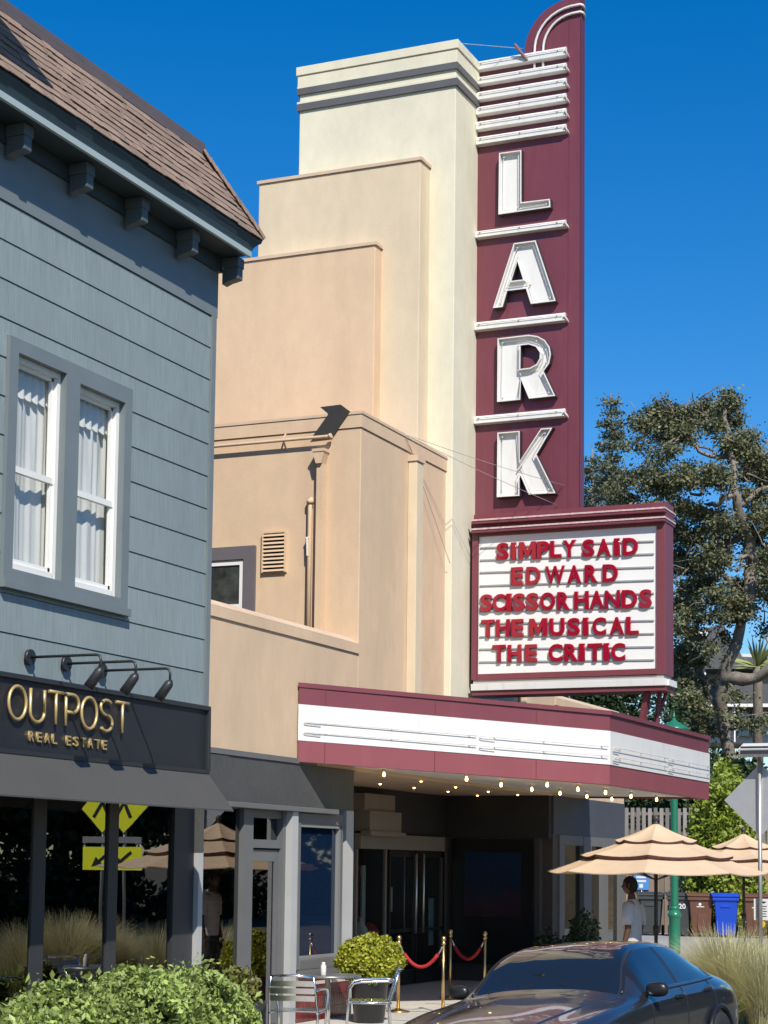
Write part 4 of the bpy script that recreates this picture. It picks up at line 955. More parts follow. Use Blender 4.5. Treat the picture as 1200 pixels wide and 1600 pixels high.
# gooseneck lamps
LBLK = M('black_lamp_metal', (0.022, 0.024, 0.027), 0.42)
p0_ = onY(45, 1027, WL-0.02); reach = WL-0.02-onX(158, 1019, p0_.x).y
names3 = ('black gooseneck lamp above the sign, leftmost of the row of three', 'black gooseneck lamp above the sign, middle of the row of three', 'black gooseneck lamp above the sign, rightmost of the row of three')
gl0 = None
for k, (x_, y_) in enumerate(((45, 1027), (102, 1037), (158, 1048))):
    p = onY(x_, y_, WL-0.035)
    if gl0 is None:
        t = thing('gooseneck_lamp', names3[k], 'lamp', p, 'lamps over the shop sign'); gl0 = t
        MB().cyl(p, p+Vector((0, -0.03, 0)), 0.075, 16).build('wall_plate', LBLK, t)
        a = p+Vector((0, -reach, 0.0)); pts = [p+Vector((0, -.02, 0)), a+Vector((0, 0.05, 0.0)), a+Vector((0, 0.015, -0.012)), a+Vector((0, 0, -0.05)), a+Vector((0, 0.0, -0.14))]
        MB().tube(pts, 0.0135, 8).build('arm', LBLK, t)
        h0 = a+Vector((0.0, 0.0, -0.14)); dr_ = Vector((-0.05, 0.10, -0.17)).normalized()
        MB().tube([h0-dr_*0.03, h0, h0+dr_*0.02, h0+dr_*0.20], [0.012, 0.038, 0.045, 0.05], 14).build('lamp_head', LBLK, t)
    else: dup(gl0, p, 0, names3[k])

# ================================================================== planting in front of the shop
def leafmat(name, col, island=0.4, rough=0.5, tr=0.25): return M(name, col, rough, island=island, tr=tr, var=0.25, scale=1.2)
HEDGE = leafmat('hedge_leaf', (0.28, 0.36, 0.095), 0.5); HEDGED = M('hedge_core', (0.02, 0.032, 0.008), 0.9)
def hedge(name, label, cat, cx0, cx1, yc, depth, z0, ztop, n, size, mat, stems=True):
    t = thing(name, label, cat, ((cx0+cx1)/2, yc, z0)); L = cx1-cx0
    N = n; u = RNG.random(N); x = cx0+L*u
    top = ztop(u); ph = RNG.random(N)*pi; 
    hh = (top-z0)
    # shell of a rounded hedge with noise
    ang = RNG.random(N)*pi; rr = 0.78+0.25*RNG.random(N)**0.6
    lump = 0.10*np.sin(x*5.1)+0.08*np.sin(x*11.3+1.7)+0.05*np.sin(x*23)
    yy = yc - np.cos(ang)*depth/2*rr*(1+lump); zz = z0 + (0.15+0.85*np.sin(ang)**0.6)*hh*rr*(1+0.4*lump)
    zz = np.where(RNG.random(N) < 0.25, z0+RNG.random(N)*hh*0.9, zz)
    sp = RNG.random(N) < 0.05; zz = zz+sp*RNG.random(N)*0.15; keep = (np.sin(x*9.7+zz*7)+np.sin(yy*13+x*4.1)+np.sin(zz*17+x*15)) > -1.15; x, yy, zz = x[keep], yy[keep], zz[keep]; N = len(x)
    me = leaf_mesh('foliage', np.stack([x-(cx0+cx1)/2, yy-yc, zz-z0], 1), size*(0.45+1.1*RNG.random(N)**1.5), 2.0, 0.6); me.materials.append(mat)
    place('foliage', me, t)
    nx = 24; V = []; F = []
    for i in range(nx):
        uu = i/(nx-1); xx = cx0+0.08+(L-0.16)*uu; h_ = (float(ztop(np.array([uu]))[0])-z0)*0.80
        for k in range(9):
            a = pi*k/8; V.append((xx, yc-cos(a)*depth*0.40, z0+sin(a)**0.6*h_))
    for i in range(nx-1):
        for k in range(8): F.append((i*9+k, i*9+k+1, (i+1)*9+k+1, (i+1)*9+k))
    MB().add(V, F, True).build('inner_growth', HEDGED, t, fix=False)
    return t
hx0, hx1 = onY(-60, 1550, 9.0).x, onY(368, 1550, 9.0).x
def htop(u): return 0.84+0.20*np.clip(np.sin((u-0.15)*2.6), 0, 1)+0.04*np.sin(u*21)-0.25*np.clip((u-0.9)*10, 0, 1)
hedge('hedge', 'leafy green hedge growing in front of the dark shop windows', 'hedge', hx0, hx1, 9.15, 0.9, 0.15, htop, 46000, 0.034, HEDGE)
OLIVE = leafmat('olive_leaf', (0.17, 0.17, 0.04))
pp = onY(372, 1550, 9.35)
pt = thing('planter', 'small yellow-green shrub in dark square planter at the end of the hedge', 'planter', (pp.x, 9.35, 0.15))
DKPOT = M('dark_planter', (0.035, 0.034, 0.034), 0.6, var=0.1, scale=5)
MB().prism([(pp.x-0.22, 9.13, 0.15), (pp.x+0.22, 9.13, 0.15), (pp.x+0.22, 9.57, 0.15), (pp.x-0.22, 9.57, 0.15)], (0, 0, 0.52)).build('pot', DKPOT, pt, 0.01)
N = 1500; g = RNG.normal(size=(N, 3)); g /= np.linalg.norm(g, axis=1, keepdims=True); g *= (0.10+0.14*RNG.random((N, 1))); g[:, 2] = g[:, 2]*0.9+0.66
me = leaf_mesh('foliage', g, 0.04*(.6+.7*RNG.random(N)), 2.0, .5); me.materials.append(OLIVE); place('foliage', me, pt)

# round-clipped shrub in a tall black pot
BALL = leafmat('chartreuse_leaf', (0.36, 0.37, 0.035), 0.3)
bp0 = onY(578, 1500, 9.75); bX = bp0.x; bZ = bp0.z
bl = thing('potted_shrub', 'round yellow-green shrub in tall black pot beside the rope barrier', 'plant', (bX, 9.75, 0.15))
MB().lathe([(0.17, 0.0), (0.19, 0.02), (0.235, 0.50), (0.255, 0.52), (0.255, 0.57), (0.22, 0.57), (0.21, 0.50)], (bX, 9.75, 0.15), 24).build('pot', M('black_pot', (0.02, 0.021, 0.022), 0.35), bl)
N = 9000; g = RNG.normal(size=(N, 3)); g /= np.linalg.norm(g, axis=1, keepdims=True); rr = 0.30+0.12*RNG.random((N, 1))**0.7
lump = 1+0.07*np.sin(g[:, :1]*9)+0.06*np.sin(g[:, 1:2]*11+g[:, 2:3]*8); g = g*rr*lump; g[:, 2] = g[:, 2]*0.74+(bZ-0.15)
me = leaf_mesh('foliage', g, 0.036*(.6+.7*RNG.random(N)), 1.5, .4); me.materials.append(BALL); place('foliage', me, bl)
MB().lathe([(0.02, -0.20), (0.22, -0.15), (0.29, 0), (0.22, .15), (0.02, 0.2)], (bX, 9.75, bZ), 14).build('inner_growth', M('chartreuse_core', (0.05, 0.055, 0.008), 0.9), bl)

# ================================================================== pavement table and chairs
ALU = M('polished_aluminium', (0.80, 0.80, 0.79), 0.22, metal=1.0, var=0.04, scale=30)
def chair(label, loc, rot):
    t = thing('bistro_chair', label, 'chair', (0, 0, 0), 'aluminium chairs at the pavement table')
    w_, d_ = 0.25, 0.25
    for s in (-1, 1):
        MB().tube([(-d_, s*w_, 0), (-d_+.03, s*w_, 0.43), (-d_-.03, s*(w_-.01), 0.62), (-d_-.08, s*(w_-.03), 0.80)], 0.0135, 8).build('back_post', ALU, t)
        MB().tube([(d_, s*w_, 0), (d_-.02, s*w_, 0.42), (d_-.03, s*(w_+.02), 0.58), (d_-.08, s*(w_+.025), 0.645), (d_-.16, s*(w_+.025), 0.66), (-d_+.05, s*(w_+.01), 0.67), (-d_-.03, s*(w_-.01), 0.66)], 0.0135, 8).build('arm', ALU, t)
        MB().tube([(-d_, s*w_, 0.43), (d_, s*w_, 0.43)], 0.012, 8).build('seat_rail', ALU, t)
    MB().tube([(-d_-.08, -(w_-.03), 0.80), (-d_-.085, 0, 0.815), (-d_-.08, (w_-.03), 0.80)], 0.0135, 8).build('top_rail', ALU, t)
    for i in range(7): MB().box(-d_+.02+i*0.068, -d_+.02+i*0.068+.055, -w_, w_, 0.44, 0.449).build('seat_slat', ALU, t)
    for i in range(3): MB().obox((-d_-.035-i*.017, 0, 0.58+i*0.075), (.004, 0, 0), (0, w_-.02, 0), (-.006, 0, .028)).build('back_slat', ALU, t)
    t.location = loc; t.rotation_euler = (0, 0, rot); return t
tx = onY(512, 1545, 9.1); TX, TY = tx.x, 9.1
tb = thing('bistro_table', 'small round metal table with condiments in front of the red tiles', 'table', (TX, TY, 0.15))
MB().lathe([(0.36, 0.0), (0.37, 0.008), (0.37, 0.022), (0.355, 0.028)], (TX, TY, 0.15+0.70), 32).build('table_top', M('dull_table_top', (0.30, 0.30, 0.29), 0.35, metal=0.7, var=0.1, scale=12), tb)
MB().tube([(TX, TY, 0.17), (TX, TY, 0.85)], 0.03, 12).build('pedestal', ALU, tb)
for k in range(4):
    a = k*pi/2+.6; MB().tube([(TX, TY, 0.24), (TX+.15*cos(a), TY+.15*sin(a), 0.22), (TX+.30*cos(a), TY+.30*sin(a), 0.17)], 0.018, 8).build('foot', ALU, tb)
tag(MB().lathe([(.03, 0), (.032, .005), (.032, .10), (.02, .12), (.02, .14), (.001, .145)], (TX-.16, TY-.02, 0.878), 12).build('sauce_bottle', M('white_plastic', (.7, .68, .64), .4)), 'white sauce bottle standing on the small round metal table', 'bottle')
cA = onY(455, 1590, 8.85); chair('aluminium chair left of the round table, seen from its side', (cA.x-.05, 8.75, .15), radians(15))
cB = onY(545, 1575, 8.9); chair('aluminium chair right of the round table with slatted back', (cB.x+.14, 8.72, .15), radians(115))

# ================================================================== rope barrier
BRASS = M('aged_brass', (0.62, 0.44, 0.20), 0.32, metal=1.0, var=0.1, scale=15); 
posts = []
for (xt, yt, xb_, yb_2) in ((629, 1464, 622, 1581), (693, 1468, 692, 1583), (706, 1457, 703, 1560), (758, 1460, 757, 1566)):
    p = onZ(xb_, yb_2, 0.152); posts.append(p)
labs = ('brass rope post standing beside the round yellow-green shrub', 'brass rope post, nearer of the close pair behind the car', 'brass rope post, farther of the close pair behind the car', 'brass rope post in front of the dark poster case')
for p, lb_2 in zip(posts, labs):
    t = thing('rope_post', lb_2, 'post', p, 'posts of the rope barrier')
    MB().lathe([(0.16, 0), (0.16, 0.012), (0.05, 0.035), (0.02, 0.05)], p, 20).build('base', BRASS, t); MB().cyl(p+Vector((0, 0, .04)), p+Vector((0, 0, .92)), 0.021, 12).build('pole', BRASS, t)
    MB().lathe([(0.021, .90), (0.032, .905), (0.032, .93), (0.018, .94), (0.028, .955), (0.036, .98), (0.028, 1.005), (0.004, 1.015)], p, 14).build('finial', BRASS, t)
for a, b, lb_2 in ((0, 1, 'red velvet rope hung beside the round yellow-green shrub'), (2, 3, 'red velvet rope hung in front of the poster case')):
    A, B = posts[a]+Vector((0, 0, .90)), posts[b]+Vector((0, 0, .90))
    P = [A+(B-A)*(i/16)-Vector((0, 0, .30*4*(i/16)*(1-i/16))) for i in range(17)]
    t = thing('velvet_rope', lb_2, 'rope', P[8], 'ropes of the barrier')
    MB().tube(P[2:15], 0.024, 10).build('rope', RED, t); MB().tube(P[:3], 0.014, 8).build('hook', STEEL, t); MB().tube(P[14:], 0.014, 8).build('hook', STEEL, t)

# ================================================================== parasols
TANF = M('tan_canvas', (0.72, 0.54, 0.36), 0.85, var=0.06, scale=3, tr=0.18, bump=0.1, bscale=120); TRIM = M('maroon_binding', (0.06, 0.018, 0.018), 0.8); DPOLE = M('bronze_pole', (0.045, 0.033, 0.03), 0.45)
def tier(mb, r0, z0, r1, z1, n=8, seg=6, sag=0.06, rings=5):
    V = []; F = []; m = n*seg
    for j in range(rings+1):
        t = j/rings
        for i in range(m):
            a = 2*pi*i/m; u = (i % seg)/seg; flat = cos(pi/n)/cos((u-.5)*2*pi/n)      # straight panel edges
            r = (r0+(r1-r0)*t)*flat; dip = sag*4*u*(1-u)*(1-t)*0.9
            V.append((r*cos(a), r*sin(a), z0+(z1-z0)*(t**0.92)-dip*0.6-0.03*sin(pi*t)))
    for j in range(rings):
        for i in range(m): F.append((j*m+i, j*m+(i+1) % m, (j+1)*m+(i+1) % m, (j+1)*m+i))
    mb.add(V, F, False); return mb
def edge(mb, r0, z0, n=8, seg=6, sag=0.06, w=0.034):
    V = []; F = []; m = n*seg
    for k in (0, 1):
        for i in range(m):
            a = 2*pi*i/m; u = (i % seg)/seg; flat = cos(pi/n)/cos((u-.5)*2*pi/n); V.append(((r0-.004)*flat*cos(a), (r0-.004)*flat*sin(a), z0-sag*4*u*(1-u)*.54-k*w))
    for i in range(m): F.append((i, (i+1) % m, m+(i+1) % m, m+i))
    mb.add(V, F); return mb
def parasol(loc, rot, label):
    t = thing('parasol', label, 'parasol', (0, 0, 0), 'tiered tan parasols on the pavement')
    for (r0, z0, r1, z1, nm) in ((1.50, 1.90, 0.70, 2.205, 'lower_canopy'), (1.05, 2.13, 0.36, 2.365, 'middle_canopy'), (0.56, 2.335, 0.03, 2.56, 'top_canopy')):
        o = tier(MB(), r0, z0, r1, z1).build(nm, TANF, t, fix=False)
        sd_ = o.modifiers.new('cloth', 'SOLIDIFY'); sd_.thickness = 0.004
        if nm != 'lower_canopy': edge(MB(), r0, z0).build('binding', TRIM, o, fix=False)
        else: edge(MB(), r0, z0, w=0.012).build('hem', TANF, o, fix=False)
    MB().cyl((0, 0, 0), (0, 0, 2.54), 0.025, 12).build('pole', DPOLE, t)
    MB().lathe([(0.03, 2.54), (0.045, 2.57), (0.02, 2.58), (0.045, 2.61), (0.05, 2.64), (0.03, 2.67), (0.004, 2.68)], (0, 0, 0), 12).build('finial', DPOLE, t)
    MB().lathe([(0.30, 0), (0.30, 0.05), (0.06, 0.08), (0.04, 0.30)], (0, 0, 0), 24).build('base', DPOLE, t)
    for k in range(8):
        a = 2*pi*k/8; MB().bar((0.03*cos(a), 0.03*sin(a), 2.38), (1.47*cos(a), 1.47*sin(a), 1.89), 0.016, 0.02).build('rib', DPOLE, t)
        MB().bar((0.03*cos(a), 0.03*sin(a), 1.80), (0.75*cos(a), 0.75*sin(a), 2.05), 0.012, 0.012).build('strut', DPOLE, t)
    MB().cyl((0, 0, 1.05), (0, 0, 1.17), 0.04, 12).build('crank_hub', DPOLE, t)
    t.location = loc; t.rotation_euler = (0, 0, rot); return t
u1 = onD(1025, 1367, 26.0); par = parasol((u1.x, u1.y, 0.15), radians(10), 'tan three-tier parasol over the man in the white shirt')
u2 = onD(1162, 1375, 33.0); dup(par, (u2.x, u2.y, 0.17), radians(25), 'tan three-tier parasol farther back, at the right edge')

# ================================================================== green street lamp
GRN = M('green_enamel', (0.020, 0.165, 0.095), 0.3, var=0.06, scale=4); PX, PY, PZ = 38.6, 10.44, gz(38.6)+.012
sl_ = thing('street_lamp', 'green metal street lamp post standing behind the marquee canopy', 'lamp post', (PX, PY, PZ)); P = Vector((PX, PY, PZ))
MB().lathe([(.20, 0), (.20, .05), (.16, .09), (.12, .14), (.115, .9), (.13, .93), (.145, .96), (.145, 1.0), (.115, 1.03), (.10, 1.08)], P, 20).build('base', GRN, sl_)
MB().lathe([(.085, 1.08), (.082, 1.2), (.072, 3.9), (.072, 4.0)], P, 18).build('post', GRN, sl_)
MB().lathe([(.09, 1.06), (.105, 1.10), (.105, 1.13), (.09, 1.16)], P, 18).build('collar', GRN, sl_)
MB().lathe([(.072, 4.0), (.10, 4.18), (.13, 4.22), (.13, 4.26), (.10, 4.28)], P, 18).build('neck', GRN, sl_)
MB().lathe([(.10, 4.28), (.20, 4.40), (.24, 4.58), (.22, 4.74), (.16, 4.82)], P, 20).build('globe', M('frosted_globe', (.7, .72, .7), .4), sl_)
MB().lathe([(.30, 4.81), (.32, 4.83), (.27, 4.88), (.16, 4.95), (.07, 5.00), (.035, 5.04), (.03, 5.07)], P, 20).build('hood', GRN, sl_)
MB().lathe([(.02, 5.07), (.035, 5.09), (.02, 5.11), (.012, 5.19), (.002, 5.22)], P, 12).build('finial', GRN, sl_)

# ================================================================== wheelie bins
def bin_(label, loc, rot, body, lid, emblem=None, num=None, grp='wheeled bins by the fence'):
    t = thing('wheeled_bin', label, 'bin', (0, 0, 0), grp)
    b = MB(); z0, z1 = .05, .98                                   # front faces -x
    lo = [(-.24, -.22), (.24, -.22), (.24, .22), (-.24, .22)]; hi = [(-.34, -.29), (.34, -.29), (.34, .29), (-.34, .29)]
    V = [(x, y, z0) for x, y in lo]+[(x, y, z1) for x, y in hi]; b.add(V, [(3, 2, 1, 0), (4, 5, 6, 7), (0, 1, 5, 4), (1, 2, 6, 5), (2, 3, 7, 6), (3, 0, 4, 7)])
    bo = b.build('body', body, t, 0.03)
    MB().box(-.37, .37, -.32, .32, .90, .975).build('rim', body, t, .012)
    MB().prism([(-.39, -.33, .985), (.38, -.33, .985), (.38, -.30, 1.05), (.1, -.26, 1.085), (-.3, -.28, 1.07), (-.40, -.33, 1.02)], (0, .66, 0)).build('lid', lid, t, .015)
    MB().tube([(.38, -.25, .98), (.46, -.25, 1.0), (.46, .25, 1.0), (.38, .25, .98)], .018, 8).build('handle', body, t)
    for s in (-1, 1): MB().cyl((.26, s*.25, .13), (.26, s*.31, .13), .13, 16).build('wheel', M('rubber', (.015, .015, .016), .8), t)
    if emblem:
        MB().cyl((-.315, .02, .80), (-.336, .02, .80), .035, 12).bar((-.322, .10, .74), (-.322, -.08, .74), .012, .02).build('emblem', emblem, t)
        MB().bar((-.285, -.02, .55), (-.265, -.02, .14), .035, .19, up=(0, 1, 0)).build('front_recess', body, t, .008)
    else:
        MB().box(-.335, -.31, -.11, .13, .74, .81).build('label_plate', lid if num is None else body, t)
    t.location = loc; t.rotation_euler = (0, 0, rot)
    if num:
        me = text_mesh(num, 1, .002, .02); o = text_object('number', me, M('white_print', (.75, .75, .73), .5), None, (-.333, .02, .68), (0, -1, .0), (-.1, 0, 1), height=.13); o.parent = t
    return t
BRN = M('brown_plastic', (.135, .060, .036), .45, var=.08, scale=4); BLUP = M('blue_plastic', (.010, .065, .50), .35, var=.05, scale=4); GRP = M('grey_plastic', (.045, .05, .05), .5, var=.1, scale=4); WPR = M('white_print', (.75, .75, .73), .5); PUR = M('lavender_plate', (.25, .24, .5), .5)
rb = radians(12)
def binp(x_): q = onX(x_, 1460, 46.4); return (46.4, q.y, gz(46.4)+.012)
bin_('dark grey wheeled bin, leftmost of the row behind the green post', binp(1017), rb, GRP, GRP, None, None)
bin_('dark grey wheeled bin with white number 20', binp(1063), rb, GRP, GRP, None, '20')
bin_('brown wheeled bin between the grey and the blue bin', binp(1096), rb, BRN, BRN, WPR)
bin_('bright blue wheeled bin', binp(1135), rb, BLUP, BLUP, None)
bin_('brown wheeled bin right of the blue one, at the photo edge', binp(1182), rb, BRN, BRN, WPR)

# ================================================================== fences and retaining wall beyond the lot
GWOOD = M('weathered_fence_wood', (.20, .155, .12), .9, var=.2, scale=3, stretch=(1, 1, .15), orand=.35, bump=.3, bscale=20, bstretch=(4, 4, .2)); TWOOD = M('sunlit_sleeper_wood', (.42, .26, .13), .85, var=.25, scale=2, stretch=(1, .15, 1), orand=.2, bump=.3, bscale=12); GRYW = M('grey_fence_wood', (.27, .245, .225), .9, var=.2, scale=4, stretch=(1, 1, .2), orand=.3)
FZ = gz(49)
fa = thing('board_fence', 'weathered upright board fence behind the bins', 'fence', (48.2, 11.5, FZ)); ya, yb_3 = onX(1132, 1390, 48.2).y, onX(985, 1390, 48.2).y
sme = MB().box(-.012, .012, .004, .136, 0, 1.75).mesh('fence_board'); sme.materials.append(GWOOD)
y = ya; 
while y < yb_3:
    o = place('fence_board', sme, fa); o.location = Vector((48.2+random.uniform(-.006, .006), y, FZ+random.uniform(-.03, .02)))-ORIG[fa.name]; y += .143
for z in (.4, 1.45): MB().box(48.215, 48.26, ya, yb_3, FZ+z, FZ+z+.09).build('fence_rail', GWOOD, fa)
rt = thing('retaining_wall', 'low retaining wall of stacked timber sleepers behind the fence', 'wall', (50.3, 8, FZ))
z = FZ; k = 0
while z < FZ+2.3:
    y = 8+(k % 2)*1.1
    while y < 26:
        MB().box(50.2+random.uniform(-.015, .015), 50.42, y+.008, y+2.39, z+.006, z+.19).build('sleeper', TWOOD, rt, fix=False); y += 2.4
    z += .196; k += 1
sf_ = thing('slat_fence', 'grey picket fence on top of the timber retaining wall', 'fence', (50.9, 8, FZ+2.3))
pme = MB().box(-.01, .01, 0, .10, 0, 1.05).mesh('picket'); pme.materials.append(GRYW); y = 5.0
while y < 20:
    o = place('picket', pme, sf_); o.location = Vector((50.9+random.uniform(-.01, .01), y, FZ+2.3+random.uniform(-.02, .02)))-ORIG[sf_.name]; y += .165
for z in (.05, .85): MB().box(50.915, 50.95, 5, 20, FZ+2.3+z, FZ+2.3+z+.08).build('fence_rail', GRYW, sf_)
# small blue parking sign on the board fence, white regulation sign
bsn = onX(1001, 1377, 48.1)
o = thing('parking_sign', 'small pale blue parking sign on the board fence', 'sign', bsn); MB().box(48.15, 48.17, bsn.y-.20, bsn.y+.20, bsn.z-.22, bsn.z+.22).build('plate', M('sign_blue', (.08, .28, .62), .4), o)
for z in (.08, -.02): MB().box(48.145, 48.149, bsn.y-.13, bsn.y+.13, bsn.z+z, bsn.z+z+.05).build('lettering', WPR, o)
MB().box(48.145, 48.149, bsn.y-.05, bsn.y+.05, bsn.z-.17, bsn.z-.07).build('lettering', WPR, o); MB().cyl((48.18, bsn.y, FZ), (48.18, bsn.y, bsn.z+.2), .02, 8).build('pole', M('galvanised', (.45, .45, .45), .45, metal=.8), o)

# ================================================================== crossing signs
GALV = M('galvanised', (.45, .45, .45), .45, metal=.8); ALB = M('sign_back_aluminium', (.42, .43, .44), .5, metal=.5, var=.05, scale=6); YEL = M('fluorescent_yellow', (.92, .95, .02), .45); SBLK = M('sign_black', (.01, .01, .01), .5)
q = onD(1187, 1250, 27.0)
cr = thing('crossing_sign', 'grey back of diamond crossing sign with solar panel on a pole', 'sign', (q.x, q.y, .15))
def diamond(X, Y, Z, h, thick): return MB().prism([(X, Y, Z-h), (X, Y+h, Z), (X, Y, Z+h), (X, Y-h, Z)], (thick, 0, 0))
hd = .52
diamond(q.x+.035, q.y, q.z, hd, .004).build('plate', ALB, cr); diamond(q.x+.0395, q.y, q.z, hd*.98, .003).build('face', YEL, cr)
MB().cyl((q.x, q.y, .15), (q.x, q.y, q.z+.62), .03, 12).build('pole', GALV, cr)
sp_ = onD(1187, 1172, 27.0); so = MB().obox((sp_.x, sp_.y, sp_.z), (.16, 0, .05), (0, .27, 0), (-.03, 0, .06)).build('solar_panel_box', M('pale_housing', (.62, .62, .58), .5), cr, .01)

MB().obox((sp_.x-.176, sp_.y, sp_.z-.01), (.003, 0, .0), (0, .235, 0), (0, 0, .055)).build('solar_cells', M('solar_blue', (.03, .035, .05), .25), so)
wp = onD(1192, 1421, 26.95); po = MB().box(wp.x-.06, wp.x-.055, wp.y-.115, wp.y+.115, wp.z-.15, wp.z+.15).build('placard', M('placard_white', (.7, .7, .68), .5), cr)
for i in range(5): MB().box(wp.x-.063, wp.x-.061, wp.y-.07+.01*(i % 2), wp.y+.07, wp.z-.10+i*.035, wp.z-.09+i*.035).build('print_line', SBLK, po)
MB().prism([(wp.x-.063, wp.y+.06, wp.z+.12), (wp.x-.063, wp.y-.07, wp.z+.11), (wp.x-.063, wp.y-.03, wp.z+.085)], (.002, 0, 0)).build('arrow', SBLK, po)
bq = onD(1191, 1444, 26.95); MB().cyl((bq.x-.08, bq.y, bq.z), (bq.x-.02, bq.y, bq.z), .055, 16).build('push_button', M('button_yellow', (.75, .48, .03), .4), cr)
# the sign facing this way across the road: seen only in the shop windows
RX, RY = 29.0, 3.42; tag(MB().prism([(28.2, 3.0, -.1), (29.8, 3.0, -.1), (29.8, 3.9, -.1), (28.2, 3.9, -.1)], (0, 0, .25)).build('traffic_island', KERB), kind='structure')
c2 = thing('crossing_sign', 'yellow diamond crossing sign with arrow plate, reflected in the shop windows', 'sign', (RX, RY, .15))
SC = 1.115
def q2(y, z): return RY+y*SC, CAMZ+(z-CAMZ)*SC
zc2 = q2(0, 3.08)[1]
diamond(RX-.04, RY, zc2, .54*SC, .004).build('plate', SBLK, c2); diamond(RX-.046, RY, zc2, .52*SC, .005).build('face', YEL, c2)
MB().cyl((RX, RY, .15), (RX, RY, zc2+.7), .03, 12).build('pole', GALV, c2)
sm = MB(); Xs = RX-.05
for a, b, w_ in (((-0.02, 3.28), (0.0, 3.05), .10), ((0.0, 3.05), (-.16, 2.80), .055), ((0, 3.05), (.12, 2.80), .055), ((-.04, 3.22), (-.18, 3.08), .045), ((0, 3.22), (.14, 3.10), .045)):
    ya_, za_ = q2(*a); yb_, zb_ = q2(*b); sm.bar((Xs, ya_, za_), (Xs, yb_, zb_), .004, w_*SC, up=(0, 1, 0))
hy, hz_ = q2(-.02, 3.38); sm.cyl((Xs+.002, hy, hz_), (Xs-.002, hy, hz_), .066, 14); sm.build('walking_figure', SBLK, c2)
MB().box(RX-.046, RX-.04, q2(-.33, 0)[0], q2(.33, 0)[0], q2(0, 1.98)[1], q2(0, 2.34)[1]).build('arrow_plate', YEL, c2)
ar = MB(); a_, b_ = q2(.14, 2.26), q2(-.06, 2.10); ar.bar((Xs, *a_), (Xs, *b_), .004, .055, up=(0, 1, 0)); ar.prism([(Xs, *q2(-.18, 2.03)), (Xs, *q2(-.10, 2.19)), (Xs, *q2(.02, 2.07))], (.004, 0, 0)); ar.build('arrow', SBLK, c2)
MB().box(RX-.06, RX-.02, q2(-.33, 0)[0], q2(.33, 0)[0], q2(0, 2.40)[1], q2(0, 2.50)[1]).build('beacon_bar', M('beacon_grey', (.25, .25, .25), .4), c2)
# ================================================================== man under the parasol
SKIN = M('dark_skin', (.10, .048, .030), .5, var=.05, scale=10); SHIRT = M('white_tshirt', (.52, .50, .50), .85, var=.05, scale=8, bump=.15, bscale=25); SHORT = M('dark_shorts', (.03, .032, .04), .85); HAIR = M('black_hair', (.012, .010, .009), .8, bump=.5, bscale=150); SHOE = M('white_shoe', (.5, .5, .5), .6)
def skinned(name, mat, parent, pts, edges, radii, root=0, sub=2):
    me = bpy.data.meshes.new(name); me.from_pydata(pts, edges, []); me.materials.append(mat)
    o = bpy.data.objects.new(name, me); COL.objects.link(o); o.parent = parent
    sk = o.modifiers.new('skin', 'SKIN'); sk.use_smooth_shade = True; sk.branch_smoothing = 0.6
    for i, v in enumerate(me.skin_vertices[0].data):
        r = radii[i]; v.radius = r if hasattr(r, '__len__') else (r, r); v.use_root = (i == root)
    ss_ = o.modifiers.new('sub', 'SUBSURF'); ss_.levels = sub; ss_.render_levels = sub
    return o
